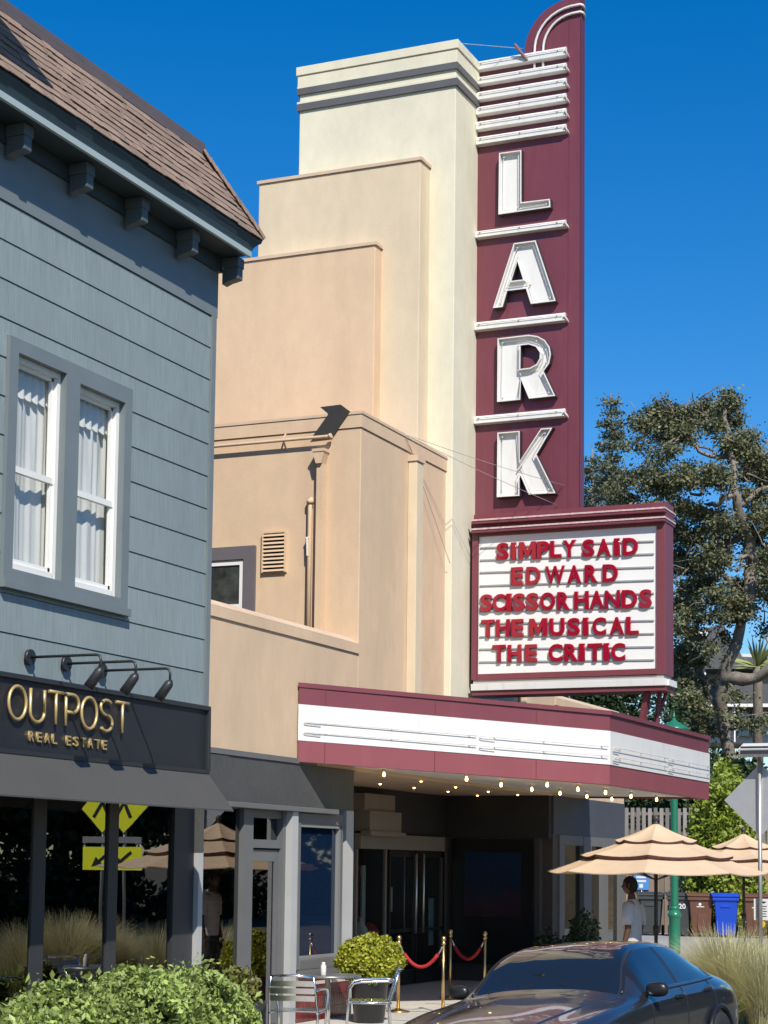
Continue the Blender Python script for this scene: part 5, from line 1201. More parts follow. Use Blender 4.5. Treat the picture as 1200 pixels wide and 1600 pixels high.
def person():
    q = onD(988, 1370, 25.6); base = Vector((q.x, q.y, .152)); Hh = q.z-.152
    t = thing('person', 'man in white t-shirt standing under the tan parasol, looking left', 'person', (0, 0, 0))
    k = Hh/1.80
    # local: x forward (facing), y to his left, z up
    pts = [(0, 0, .95), (0, 0, 1.12), (.01, 0, 1.30), (0, 0, 1.44), (.0, 0, 1.52), (.015, 0, 1.60),
           (.0, .17, 1.43), (-.02, .235, 1.38), (-.03, .265, 1.12), (.03, .27, .88), (.05, .265, .82),
           (.0, -.17, 1.43), (-.02, -.235, 1.38), (-.03, -.265, 1.12), (.03, -.27, .88), (.05, -.265, .82),
           (0, .10, .88), (.02, .11, .50), (-.02, .11, .10), (0, -.10, .88), (.05, -.11, .50), (.02, -.11, .10), (.10, .12, .04), (.14, -.12, .04)]
    ed = [(0, 1), (1, 2), (2, 3), (3, 4), (4, 5), (3, 6), (6, 7), (7, 8), (8, 9), (9, 10), (3, 11), (11, 12), (12, 13), (13, 14), (14, 15), (0, 16), (16, 17), (17, 18), (0, 19), (19, 20), (20, 21), (18, 22), (21, 23)]
    rad = [(.13, .10), (.13, .10), (.15, .105), (.11, .085), .055, .055, .07, .058, .044, .034, .038, .07, .058, .044, .034, .038, .095, .062, .042, .095, .062, .042, .038, .038]
    pts = [(x*k, y*k, z*k) for x, y, z in pts]; rad = [tuple(a*k for a in r) if hasattr(r, '__len__') else r*k for r in rad]
    body = skinned('body', SKIN, t, pts, ed, rad)
    for s in (-1, 1):                                     # hands: palm, four fingers and a thumb
        P = [(.05*k, s*.265*k, .82*k), (.058*k, s*.268*k, .76*k)]; E_ = [(0, 1)]; Rr = [(.032, .020), (.036, .018)]
        for i, l in enumerate((.075, .085, .08, .062)):
            b0 = len(P); xo = .085-.022*i
            P += [((.028+xo*.7)*k-.02*k, s*.27*k, .735*k), ((.035+xo*.7)*k-.02*k, s*.262*k, (.735-l*.6)*k), ((.045+xo*.7)*k-.02*k, s*.25*k, (.735-l)*k)]
            E_ += [(1, b0), (b0, b0+1), (b0+1, b0+2)]; Rr += [.010, .009, .007]
        b0 = len(P); P += [(.095*k, s*.262*k, .775*k), (.11*k, s*.255*k, .735*k)]; E_ += [(0, b0), (b0, b0+1)]; Rr += [.012, .009]
        skinned('hand', SKIN, t, P, E_, Rr, 0, 1)
    V = []; F = []; rgs = ((.87, .112, .165), (.92, .118, .168), (1.05, .118, .165), (1.20, .124, .178), (1.34, .122, .198), (1.41, .112, .195), (1.455, .09, .16), (1.485, .07, .10), (1.505, .062, .072)); nn_ = 28
    for (z_, a_, b_) in rgs:
        for i_ in range(nn_):
            an = 2*pi*i_/nn_; wr = 1+.025*sin(an*5+z_*16)*(1 if z_ < 1.3 else .2); V.append(((a_*cos(an)*wr)*k, b_*sin(an)*wr*k, z_*k))
    for j_ in range(len(rgs)-1):
        for i_ in range(nn_): F.append((j_*nn_+i_, j_*nn_+(i_+1) % nn_, (j_+1)*nn_+(i_+1) % nn_, (j_+1)*nn_+i_))
    tm = MB().add(V, F, True)
    for s in (-1, 1): tm.tube([(0, s*.12*k, 1.41*k), (-.005*k, s*.18*k, 1.405*k), (-.02*k, s*.225*k, 1.36*k), (-.028*k, s*.25*k, 1.27*k), (-.03*k, s*.265*k, 1.17*k)], [.07*k, .083*k, .082*k, .078*k, .078*k], 16)
    tm.build('t_shirt', SHIRT, t, fix=False)
    hp = [(0, 0, .95), (0, 0, .88), (0, .105, .82), (.01, .115, .50), (0, -.105, .82), (.03, -.115, .50)]
    skinned('shorts', SHORT, t, [(x*k, y*k, z*k) for x, y, z in hp], [(0, 1), (1, 2), (2, 3), (1, 4), (4, 5)], [(.15*k, .115*k), (.145*k, .115*k), .11*k, .095*k, .11*k, .095*k])
    # head: shaped ellipsoid with brow, nose, chin and ears, part of the body's look
    V = []; F = []; nu, nv = 28, 20; hc = Vector((.03*k, 0, 1.685*k))
    for j in range(nv+1):
        th_ = pi*j/nv
        for i in range(nu):
            a = 2*pi*i/nu; d = Vector((sin(th_)*cos(a), sin(th_)*sin(a), cos(th_)))
            p = Vector((d.x*.098, d.y*.076, d.z*.118))
            if d.z < 0: p.x += .012*(-d.z)*(1 if d.x > 0 else -.3); p.y *= 1-.28*(-d.z)**1.3
            if d.x > .5:                                  # face relief
                fy = abs(d.y); fz = d.z
                p.x += .030*math.exp(-(fy/.12)**2)*math.exp(-((fz+.12)/.17)**2)            # nose
                p.x -= .012*math.exp(-((fy-.33)/.14)**2)*math.exp(-((fz-.08)/.10)**2)       # eye sockets
                p.x += .008*math.exp(-((fz-.26)/.12)**2)                                    # brow
                p.x += .010*math.exp(-(fy/.25)**2)*math.exp(-((fz+.50)/.09)**2)             # lips
                p.x += .012*math.exp(-(fy/.25)**2)*math.exp(-((fz+.85)/.12)**2)             # chin
            V.append(hc+p*k)
    for j in range(nv):
        for i in range(nu): F.append((j*nu+i, j*nu+(i+1) % nu, (j+1)*nu+(i+1) % nu, (j+1)*nu+i))
    hm = MB().add(V, F, True)
    for s in (-1, 1): hm.tube([hc+Vector((.0, s*.074, .02))*k, hc+Vector((-.012, s*.09, .025))*k, hc+Vector((-.012, s*.085, -.03))*k], [.010*k, .016*k, .009*k], 8)
    head = hm.build('head', SKIN, t)
    for s in (-1, 1): MB().lathe([(.001, -.006), (.008, -.003), (.009, 0), (.008, .003), (.001, .006)], hc+Vector((.088, s*.032, .010))*k, 8).build('eye', M('eye', (.3, .3, .3), .2), head)
    hv = []; hf = []
    for j in range(9):
        th_ = pi*j/8*.60
        for i in range(24):
            a = 2*pi*i/24; lim = .62 if cos(a) > .45 else 1.0; tt = th_*lim*(1.25 if cos(a) < -.2 else 1)
            hv.append(hc+Vector((sin(tt)*cos(a)*.106, sin(tt)*sin(a)*.083, cos(tt)*.128))*k)
    for j in range(8):
        for i in range(24): hf.append((j*24+i, j*24+(i+1) % 24, (j+1)*24+(i+1) % 24, (j+1)*24+i))
    MB().add(hv, hf, True).build('hair', HAIR, head, fix=False)
    for s, x in ((1, .05), (-1, .09)): MB().tube([(x*k-.10, s*.115, .05), (x*k+.0, s*.12, .055), (x*k+.10, s*.125, .035)], [.045, .05, .04], 10).build('shoe', SHOE, t)
    t.location = base; t.rotation_euler = (0, 0, YAW+radians(90)-radians(26)); return t
person()

# ================================================================== ornamental grass and low planting
GRASS = M('dry_grass_blade', (.60, .56, .31), .6, island=.35, tr=.35); GRASSG = M('green_grass_blade', (.30, .34, .09), .6, island=.35, tr=.3)
def grass_clump(name, label, c, n, h, spread, mat, mat2=None, grp=None):
    t = thing(name, label, 'grass', c, grp)
    V = []; F = []
    for i in range(n):
        a = random.uniform(0, 2*pi); r = spread*0.25*sqrt(random.random()); b = Vector((r*cos(a), r*sin(a), 0))
        lean = random.uniform(.1, 1)*spread; hh = h*random.uniform(.55, 1.05); az_ = a+random.uniform(-.6, .6); d = Vector((cos(az_), sin(az_), 0)); sdv = Vector((-d.y, d.x, 0))*random.uniform(.003, .007)
        pts = []
        for k in range(6):
            s = k/5; pts.append(b+d*lean*s**1.9+Vector((0, 0, hh*(s-.28*s**3*(lean/spread)))))
        n0 = len(V)
        for k, p in enumerate(pts): wv_ = 1-.85*(k/5); V += [p-sdv*wv_, p+sdv*wv_]
        F += [(n0+2*k, n0+2*k+1, n0+2*k+3, n0+2*k+2) for k in range(5)]
    mb = MB().add([Vector(c)+Vector(v) for v in V], F, False); mb.build('blades', mat, t, fix=False); return t
gc = onD(1140, 1560, 24.0)
grass_clump('ornamental_grass', 'large clump of pale feathery grass at the right edge behind the car', (gc.x, gc.y, .15), 4200, 1.3, 1.0, GRASS)
g2 = onD(1195, 1560, 23.2); grass_clump('ornamental_grass', 'pale feathery grass clump under the diamond sign at lower right', (g2.x, g2.y, .15), 2400, 1.15, .8, GRASS)
g3 = onD(1125, 1600, 22.6); grass_clump('ornamental_grass', 'low yellow-green grass tuft beside the rear of the car', (g3.x, g3.y, .15), 900, .55, .4, GRASSG)
g4 = onD(1260, 1560, 25.0); grass_clump('ornamental_grass', 'grass clump beyond the right edge, seen in the shop window reflections', (g4.x, g4.y, .15), 1200, 1.1, .7, GRASS)
tag(MB().box(22.9, 30, 4.5, 5.9, .148, .165).build('planting_bed', SOIL), kind='structure')

def bush(name, label, cat, c, rx, ry, rz, n, size, mat, core, grp=None, nl=14, seed=1):
    rg = np.random.default_rng(seed); t = thing(name, label, cat, c, grp)
    cl = rg.normal(size=(nl, 3)); cl /= np.linalg.norm(cl, axis=1, keepdims=True); cl *= rg.random((nl, 1))**.5*.75; cl[:, 2] = np.abs(cl[:, 2])
    w_ = rg.integers(0, nl, n); g = rg.normal(size=(n, 3)); g /= np.linalg.norm(g, axis=1, keepdims=True); g *= (.25+.2*rg.random((n, 1)))
    p = (cl[w_]+g)*np.array([rx, ry, rz]); p[:, 2] = np.abs(p[:, 2])
    me = leaf_mesh('foliage', p, size*(.6+.7*rg.random(n)), 1.8, .4, rng=rg); me.materials.append(mat); place('foliage', me, t)
    V = MB()
    for q_ in cl[:8]: V.tube([Vector(c)+Vector((0, 0, 0)), Vector(c)+Vector((q_[0]*rx, q_[1]*ry, abs(q_[2])*rz))], [.03, .01], 6)
    V.build('stems', core, t); return t
BARK = M('grey_bark', (.20, .165, .13), .9, var=.3, scale=2, stretch=(1, 1, .4), var2=(.3, 14), bump=.7, bscale=14, bstretch=(1, 1, .4)); BARKL = M('lichened_bark', (.20, .17, .14), .9, var=.35, scale=2.5, var2=(.35, 12), bump=.7, bscale=14)
DKG = leafmat('dark_shrub_leaf', (.030, .060, .018)); LIME = leafmat('lime_leaf', (.24, .30, .035), .35); 
bq = onY(895, 1462, 9.7); bush('shrub', 'dark green rounded shrub in front of the right theatre window', 'shrub', (bq.x, 9.7, .15), 1.0, .6, 1.35, 9000, .05, DKG, BARK, seed=5)
gb = onD(1015, 1455, 27.2); bush('shrub', 'small yellow-green plant between the man and the parasol pole', 'shrub', (gb.x, gb.y, .15), .16, .16, .9, 900, .05, LIME, BARK, seed=6)
lb3 = onD(1128, 1290, 49.0); bush('shrub', 'large bright yellow-green bush behind the parasols', 'bush', (lb3.x, lb3.y, .45), 1.45, 1.1, 4.4, 46000, .085, LIME, BARK, seed=8, nl=26)
lb4 = onD(1205, 1270, 58); bush('shrub', 'bright green bush behind the diamond sign at right edge', 'bush', (lb4.x, lb4.y, 2.2), 1.9, 2.0, 2.7, 24000, .10, LIME, BARK, seed=9, nl=18)
lb5 = onD(1075, 1290, 60); bush('shrub', 'shaded darker bush between the limb of the oak and the marquee', 'bush', (lb5.x, lb5.y, 2.3), 2.2, 2.0, 4.8, 26000, .11, DKG, BARK, seed=10, nl=18)
lb6 = onD(1150, 1220, 64); bush('shrub', 'dark brushy undergrowth below the oak at right', 'bush', (lb6.x, lb6.y, 2.6), 3.0, 2.0, 3.4, 26000, .12, DKG, BARK, seed=12, nl=22)

lb7 = onD(955, 1200, 66); bush('shrub', 'dark leafy thicket seen between the letter board and the canopy', 'bush', (lb7.x, lb7.y, 3.0), 2.2, 3.1, 6.6, 34000, .12, DKG, BARK, seed=14, nl=34)
# ================================================================== oak
OAK = leafmat('oak_leaf', (.15, .158, .075), .45, .55, .2)
def limbs(mb, pts, r): mb.tube(pts, r, 8)
def oak():
    D = 70.0
    base = onD(1150, 1290, D); t = thing('oak_tree', 'large spreading oak with pale twisted limbs against the sky', 'tree', (base.x, base.y, 2.6))
    rg = random.Random(3)
    def W(x, y, dd=0): return onD(x, y, D+dd)
    L = [([(1150, 1260, 0), (1140, 1180, 0), (1128, 1110, 0), (1132, 1065, -.3), (1150, 1010, -.6), (1160, 960, -.4)], (.28, .24)),
         ([(1160, 960, -.4), (1172, 915, 0), (1176, 880, .3), (1172, 830, 0), (1152, 792, -.5), (1146, 768, -.6), (1148, 738, -.2), (1140, 704, 0), (1138, 672, .2), (1133, 640, .3)], (.34, .08)),
         ([(1128, 1110, 0), (1110, 1075, .8), (1085, 1030, 1.4), (1068, 980, 1.5), (1065, 930, 1.2)], (.30, .07)),
         ([(1132, 1065, -.3), (1160, 1062, -.8), (1185, 1058, -1), (1215, 1040, -1.5), (1240, 1000, -1.5)], (.34, .14)),
         ([(1146, 768, -.6), (1130, 778, -.8), (1118, 790, -.5), (1108, 788, 0)], (.16, .08)),
         ([(1143, 715, 0), (1118, 714, .4), (1098, 708, .6), (1088, 698, .5), (1082, 684, .3), (1072, 692, .2)], (.12, .04)),
         ([(1088, 698, .5), (1086, 688, .6), (1094, 678, .7)], (.06, .03)),
         ([(1098, 770, 0), (1080, 772, -.4), (1074, 760, -.3), (1070, 745, 0)], (.09, .03)),
         ([(1172, 830, 0), (1150, 845, .5), (1120, 850, 1), (1090, 870, 1.2), (1068, 900, 1)], (.16, .05)),
         ([(1160, 960, -.4), (1140, 905, .5), (1128, 896, .7), (1108, 905, .9), (1090, 915, 1)], (.14, .04)),
         ([(1176, 880, .3), (1166, 868, -.6), (1158, 885, -1), (1148, 890, -1)], (.10, .05)),
         ([(1148, 738, -.2), (1165, 735, .3), (1185, 730, .6), (1205, 720, .5)], (.10, .03)),
         ([(1138, 672, .2), (1128, 650, .6), (1122, 632, .6)], (.06, .02)),
         ([(1120, 714, .4), (1105, 700, 1), (1060, 690, 1.4), (1035, 680, 1.5), (1020, 660, 1.5)], (.07, .02)),
         ([(1152, 792, -.5), (1175, 775, -.3), (1205, 760, 0), (1240, 740, 0)], (.14, .05)),
         ([(1240, 1000, -1.5), (1250, 930, -1.2), (1240, 860, -.8), (1245, 800, -.4)], (.16, .06))]
    tr = MB()
    for pts, (r0, r1) in L:
        P = [W(*p) for p in pts]; Q = [P[0]]
        for a, b in zip(P, P[1:]):
            mid = (a+b)/2+Vector((rg.uniform(-.12, .12), rg.uniform(-.12, .12), rg.uniform(-.12, .12))); Q += [mid, b]
        n = len(Q); limbs(tr, Q, [(r0+(r1-r0)*i/(n-1))*.82*(1+rg.uniform(-.12, .12)) for i in range(n)])
    Pb = W(1150, 1260); tr.tube([(base.x, base.y, 2.0), Pb, W(1140, 1180)], [.4, .33, .28], 10)
    # foliage clumps (pixel centre, radius, density)
    C = [(1120, 640, 30, 1), (1140, 626, 22, 1), (1105, 655, 22, .8), (1115, 668, 20, .6), (1150, 660, 18, .7), (1072, 645, 12, .6), (1033, 648, 26, 1), (1055, 660, 26, 1), (1020, 660, 20, .9), (1045, 680, 24, .9), (1068, 680, 20, .8), (1005, 665, 16, .8), (1050, 700, 14, .5), (1000, 690, 14, .5), (1140, 690, 20, .7), (1160, 685, 24, .9), (1150, 705, 22, .8), (1175, 710, 24, 1), (1190, 730, 26, 1), (1170, 740, 22, .8), (1205, 750, 26, 1), (1195, 775, 24, .8), (1215, 800, 26, 1), (1200, 820, 26, 1), (1115, 740, 22, .8), (1125, 755, 20, .7), (1105, 755, 16, .6), (1068, 735, 20, .7), (1050, 745, 22, .8), (1070, 755, 18, .8), (1085, 750, 16, .5), (1040, 765, 24, .8), (1020, 760, 22, .8), (1005, 735, 20, .7), (1025, 720, 18, .6), (1060, 790, 24, .9), (1085, 800, 22, .9), (1110, 805, 22, .8), (1105, 830, 22, .9), (1080, 835, 24, 1), (1060, 830, 20, 1), (1135, 815, 20, .7), (1150, 830, 20, .7), (1125, 850, 22, .8), (1180, 800, 20, .7), (1170, 770, 18, .5), (1195, 870, 26, 1), (1180, 850, 20, .7), (1110, 870, 24, .9), (1085, 880, 26, 1), (1062, 880, 22, 1), (1130, 880, 22, .7), (1150, 915, 18, .6), (1100, 905, 26, 1), (1075, 920, 26, 1), (1060, 945, 24, 1), (1115, 930, 22, .8), (1140, 945, 22, .9), (1160, 935, 18, .7), (1095, 955, 18, .6), (1190, 925, 24, .9), (1205, 900, 26, 1), (1170, 955, 14, .5), (1075, 960, 20, .8), (1120, 965, 16, .6), (1060, 985, 18, .7), (1090, 985, 18, .5), (1145, 965, 18, .7), (1200, 985, 12, .5), (1225, 870, 30, 1), (1230, 930, 30, 1), (1230, 760, 26, 1), (1130, 1000, 14, .4), (1075, 1010, 18, .6), (1060, 1050, 20, .7), (1075, 1090, 22, .8), (1100, 1110, 20, .6), (1060, 1110, 22, .8), (1080, 1060, 14, .5), (1150, 1090, 14, .4), (1190, 1130, 20, .5), (980, 780, 24, .8), (990, 745, 18, .6), (970, 755, 16, .5), (1085, 1030, 20, .8), (1068, 1025, 20, .9), (1100, 1075, 18, .6), (1065, 1075, 22, .9), (1085, 1120, 24, 1), (1110, 1135, 22, .8), (1070, 1140, 24, 1), (1150, 1130, 18, .6), (1110, 1015, 12, .4), (960, 770, 18, .5), (1000, 800, 22, .8), (1025, 800, 22, .8)]
    cs = []; sz = []
    rgn = np.random.default_rng(4)
    for (x, y, r, dn) in C:
        R_ = r/FPX*D; k = int(5+r/4.0*dn)
        c0 = np.array(W(x, y, rgn.uniform(-2.2, 2.2)))
        for _ in range(k):
            d = rgn.normal(size=3); d /= np.linalg.norm(d); sc = c0+d*R_*rgn.random()**.5*1.02*np.array([1, 1, .8])
            n = int(150*dn*rgn.uniform(.5, 1.2)); e = rgn.normal(size=(n, 3))*np.array([.21, .21, .12])*rgn.uniform(.6, 1.5)
            cs.append(sc+e); sz.append(np.full(n, .070)*(0.5+1.1*rgn.random(n)))
    cs = np.concatenate(cs); sz = np.concatenate(sz)
    me = leaf_mesh('crown', cs-np.array(base*1.0)*np.array([1, 1, 0])-np.array([0, 0, 2.6]), sz, 1.6, .3, rng=rgn); me.materials.append(OAK); place('crown', me, t)
    for i in range(150):
        x, y, r, dn = C[rg.randrange(len(C))]; a = W(x+rg.uniform(-r, r), y+rg.uniform(-r, r), rg.uniform(-1.5, 1.5)); pts = [a]
        d = Vector((rg.uniform(-1, 1), rg.uniform(-1, 1), rg.uniform(-.4, .9))).normalized()
        for k in range(4): d = (d+Vector((rg.uniform(-.5, .5), rg.uniform(-.5, .5), rg.uniform(-.4, .4)))).normalized(); pts.append(pts[-1]+d*.28)
        tr.tube(pts, [.035, .028, .02, .014, .006], 5)
    tr.build('trunk', BARKL, t)
oak()

# ================================================================== conifer
PINE = leafmat('pine_needle', (.135, .16, .10), .4, .6, .1)
def conifer(px_, ytop, ybase, D, label, wid_=75, seed=2, grp=None, sparse=1.0):
    rg = np.random.default_rng(seed); b = onD(px_, ybase, D); tp = onD(px_, ytop, D); t = thing('conifer', label, 'tree', b, grp)
    Hh = tp.z-b.z; tr = MB().tube([b, b+Vector((.1, .05, Hh*.5)), Vector((b.x, b.y, tp.z))], [.45, .28, .03], 8); cs = []; sz = []; ds = []
    z = .12*Hh; Rm = wid_/FPX*D
    while z < Hh*.99:
        s = z/Hh; rad = Rm*(1-s)**.75*(.55+.5*rg.random())+.25
        nb = int(4+3*rg.random())
        for _ in range(nb):
            a = rg.random()*2*pi; L_ = rad*(.6+.5*rg.random()); d = np.array([cos(a), sin(a), 0.0]); p0 = np.array(b)+np.array([0, 0, z])
            e = p0+d*L_+np.array([0, 0, -.10*L_+.12*L_*rg.random()])
            tr.tube([Vector(p0), Vector((p0+e)/2)+Vector((0, 0, .12*L_)), Vector(e)], [.06*(1-s)+.02, .03, .01], 5)
            n = int(130*L_*sparse); u = rg.random(n)**.7; c = p0+(e-p0)*u[:, None]; c[:, 2] += .12*L_*4*u*(1-u)
            c += rg.normal(size=(n, 3))*np.array([.26, .26, .16])*(.4+.9*(1-u))[:, None]*.9
            cs.append(c); sz.append(.075*(.6+.7*rg.random(n)))
        z += Hh*.026*(.8+.5*rg.random())
    cs = np.concatenate(cs); sz = np.concatenate(sz)
    me = leaf_mesh('crown', cs-np.array(b), sz, 2.8, .25, rng=rg); me.materials.append(PINE); place('crown', me, t); tr.build('trunk', BARK, t)
conifer(954, 600, 1230, 84, 'tall thin conifer standing right behind the blade sign', 92, 2)
conifer(925, 690, 1230, 88, 'shorter conifer half hidden behind the blade sign', 60, 5)

# ================================================================== house on the hillside
HW = M('lilac_white_siding', (.62, .60, .63), .7, var=.06, scale=2); HR = M('grey_shingle_roof', (.10, .105, .11), .85, var=.15, scale=2, var2=(.2, 20)); HT = M('white_house_trim', (.75, .74, .72), .6)
D = 92.0
def hp(x, y): return onD(x, y, D)
h0 = hp(1130, 1180)
hs_ = thing('house', 'grey-roofed white house half hidden behind the oak', 'house', (h0.x, h0.y, 4.5))
def hb(name, mat, x0, y0, x1, y1, dd, th_, parent=hs_):
    a, b = onD(x0, y1, D+dd), onD(x1, y0, D+dd); r_ = Vector((sin(YAW), -cos(YAW), 0)); f_ = Vector((cos(YAW), sin(YAW), 0))
    wv_ = (b-a).dot(r_)/2; c = (a+b)/2
    return MB().obox((c.x, c.y, (a.z+b.z)/2)+Vector((0, 0, 0)) if False else Vector((c.x, c.y, (a.z+b.z)/2)), r_*wv_, f_*th_/2, (0, 0, (b.z-a.z)/2)).build(name, mat, parent)
hb('wall', HW, 1062, 1030, 1330, 1165, 3, 4)
def hroof(name, pts, depth):
    P = [onD(x, y, D-1.2) for x, y in pts]; f_ = Vector((cos(YAW), sin(YAW), 0)); MB().prism(P, f_*depth).build(name, HR, hs_)
hroof('roof', [(1060, 1028), (1090, 985), (1130, 975), (1160, 1026), (1200, 1028), (1260, 1030), (1260, 1045), (1060, 1045)], 9)
hroof('lower_roof', [(1105, 1092), (1135, 1070), (1190, 1068), (1290, 1072), (1300, 1098), (1105, 1100)], 8)
hb('gutter', HT, 1067, 987, 1105, 993, -1.4, .3)
for x0, x1, y0, y1 in ((1066, 1070, 1028, 1053), (1073, 1090, 1026, 1065), (1092, 1102, 1030, 1072), (1145, 1148, 1100, 1160)): hb('porch_post', HT, x0, y0, x1, y1, -.8, .5)
HG = M('teal_house_glass', (.10, .20, .24), .05, spec=.8)
for x0, x1 in ((1128, 1144), (1152, 1170), (1174, 1196)): wv_ = hb('window', HG, x0, 1112, x1, 1150, .6, .2)
hb('eave_board', HT, 1103, 1100, 1300, 1104, -1.0, .4)
# yucca in front of the house
YUC = M('yucca_leaf', (.30, .33, .12), .5, island=.3, tr=.2); yq = onD(1183, 1030, 80); yt = thing('yucca', 'spiky yucca plant rising in front of the hillside house', 'plant', (yq.x, yq.y, 5.0))
ym = MB()
for i in range(46):
    a = random.uniform(0, 2*pi); el_ = random.uniform(-.2, 1.4); d = Vector((cos(a)*cos(el_), sin(a)*cos(el_), sin(el_))); L_ = random.uniform(1.0, 1.6); sd2 = d.orthogonal().normalized()
    c0 = Vector((yq.x, yq.y, yq.z-.3)); ym.add([c0-sd2*.06, c0+sd2*.06, c0+d*L_*.6+sd2*.07, c0+d*L_, c0+d*L_*.6-sd2*.07], [(0, 1, 2, 4), (4, 2, 3)])
ym.build('leaves', YUC, yt, fix=False); MB().tube([(yq.x, yq.y, 4.8), (yq.x+.1, yq.y, yq.z-1.0), (yq.x, yq.y, yq.z-.3)], [.25, .2, .2], 8).build('trunk', BARK, yt)

# ================================================================== trees across the road, mirrored in the shop windows
def roundtree(c, h, r, label, seed):
    rg = np.random.default_rng(seed); t = thing('street_tree', label, 'tree', c, 'trees across the road, mirrored in the glass')
    MB().tube([Vector(c), Vector(c)+Vector((.1, .1, h*.45)), Vector(c)+Vector((0, .2, h*.7))], [.28, .2, .1], 8).build('trunk', BARK, t)
    nl = 26; cl = rg.normal(size=(nl, 3)); cl /= np.linalg.norm(cl, axis=1, keepdims=True); cl *= rg.random((nl, 1))**.4*.8; n = 14000; w_ = rg.integers(0, nl, n)
    p = (cl[w_]+rg.normal(size=(n, 3))*.16)*np.array([r, r, h*.42])+np.array([0, 0, h*.55]); me = leaf_mesh('crown', p, .26*(.6+.7*rg.random(n)), 1.6, .3, rng=rg); me.materials.append(DKG); place('crown', me, t)
rtrees = ((38, -9.2, 8, 3.0), (43, -9.6, 9, 3.4), (48.5, -9.4, 10, 3.6), (54, -9.8, 10, 3.8), (60, -9.5, 11, 4.2), (67, -9.8, 11, 4.4), (75, -10, 12, 5), (84, -10.5, 13, 5.5), (96, -11, 14, 6.5), (112, -12, 15, 8))
ord_ = ('first', 'second', 'third', 'fourth', 'fifth', 'sixth', 'seventh', 'eighth', 'ninth', 'tenth')
for i, (x, y, h, r) in enumerate(rtrees):
    roundtree((x, y, gz(x)-.1), h, r, 'dark leafy tree across the road outside the picture, %s from the camera' % ord_[i], 20+i)
for i in range(12):
    x = 34+i*6.2; bush('shrub', 'low dark bush under the trees across the road, %s from the camera' % (ord_+('eleventh', 'twelfth'))[i], 'shrub', (x, -7.9, gz(x)-.1), 3.2, .9, 2.4, 3500, .17, DKG, BARK, 'bushes across the road', 14, 60+i)
for i in range(4):
    grass_clump('ornamental_grass', 'tall pale grass in the planted kerb bed outside the picture, %s past the diamond sign' % ord_[i], (24.6+i*1.5, 4.95+.2*(i % 2), .15), 900, 1.05, .65, GRASS)
# ================================================================== parked car
PAINT = M('graphite_car_paint', (.088, .097, .115), .30, metal=.8, coat=1.0, var=.03, scale=2)
CGL = M('car_glass', (.010, .013, .017), .015, spec=1.0, coat=.5); CBLK = M('car_black_trim', (.012, .012, .013), .35); TYRE = M('tyre_rubber', (.018, .018, .019), .8); RIM = M('alloy_rim', (.35, .35, .36), .3, metal=1)
#  stations: x, then half section (y,z) from sill centre to roof centre: 0 bottom c,1 sill,2 lower,3 mid,4 shoulder,5 belt,6 rail,7 upper,8 centre
ST = [
 (0.00, [(0, .30), (.55, .30), (.62, .42), (.64, .52), (.60, .60), (.52, .64), (.40, .66), (.2, .67), (0, .675)]),
 (0.12, [(0, .20), (.68, .22), (.80, .38), (.82, .54), (.76, .66), (.66, .72), (.50, .745), (.25, .76), (0, .765)]),
 (0.45, [(0, .17), (.74, .18), (.90, .36), (.925, .58), (.88, .745), (.78, .80), (.58, .815), (.28, .845), (0, .85)]),
 (0.95, [(0, .16), (.76, .17), (.93, .36), (.96, .62), (.935, .80), (.84, .865), (.62, .875), (.30, .915), (0, .92)]),
 (1.45, [(0, .16), (.78, .17), (.93, .36), (.955, .64), (.935, .84), (.85, .905), (.64, .925), (.31, .965), (0, .97)]),
 (1.78, [(0, .16), (.79, .17), (.925, .36), (.95, .64), (.935, .85), (.86, .93), (.745, .965), (.38, 1.02), (0, 1.03)]),
 (2.14, [(0, .16), (.80, .17), (.92, .36), (.945, .64), (.935, .86), (.875, .945), (.665, 1.215), (.36, 1.275), (0, 1.29)]),
 (2.52, [(0, .16), (.80, .17), (.92, .36), (.945, .64), (.935, .865), (.88, .955), (.605, 1.335), (.34, 1.395), (0, 1.41)]),
 (3.08, [(0, .16), (.80, .17), (.92, .36), (.95, .64), (.94, .875), (.885, .965), (.60, 1.36), (.33, 1.42), (0, 1.435)]),
 (3.70, [(0, .16), (.79, .17), (.93, .36), (.965, .65), (.955, .885), (.885, .98), (.585, 1.325), (.32, 1.38), (0, 1.395)]),
 (4.15, [(0, .17), (.77, .18), (.945, .37), (.985, .66), (.965, .89), (.865, 1.0), (.565, 1.215), (.31, 1.27), (0, 1.285)]),
 (4.55, [(0, .20), (.72, .22), (.93, .40), (.97, .67), (.935, .88), (.80, 1.0), (.55, 1.085), (.30, 1.125), (0, 1.135)]),
 (4.82, [(0, .28), (.66, .29), (.86, .44), (.90, .67), (.86, .85), (.72, .96), (.50, 1.01), (.27, 1.035), (0, 1.04)]),
 (4.96, [(0, .38), (.58, .38), (.74, .48), (.78, .66), (.72, .80), (.60, .88), (.42, .92), (.22, .935), (0, .94)]),
]
def crom(P, t):
    n = len(P); i = min(int(t), n-2); f = t-i; p0 = P[max(i-1, 0)]; p1 = P[i]; p2 = P[i+1]; p3 = P[min(i+2, n-1)]
    return 0.5*((2*p1)+(-p0+p2)*f+(2*p0-5*p1+4*p2-p3)*f*f+(-p0+3*p1-3*p2+p3)*f**3)
SA = np.array([[(x, y, z) for y, z in s] for x, s in ST])           # stations x points x 3
def surf(u, v):
    row = np.array([crom(SA[:, k], u) for k in range(9)]); return crom(row, v)
SUBU, SUBV = 6, 6
us = [i/SUBU for i in range((len(ST)-1)*SUBU+1)]; vs_ = [j/SUBV for j in range(8*SUBV+1)]
ROWS = {u: np.array([crom(SA[:, k], u) for k in range(9)]) for u in us}
GR = np.array([[crom(ROWS[u], v) for v in vs_] for u in us])
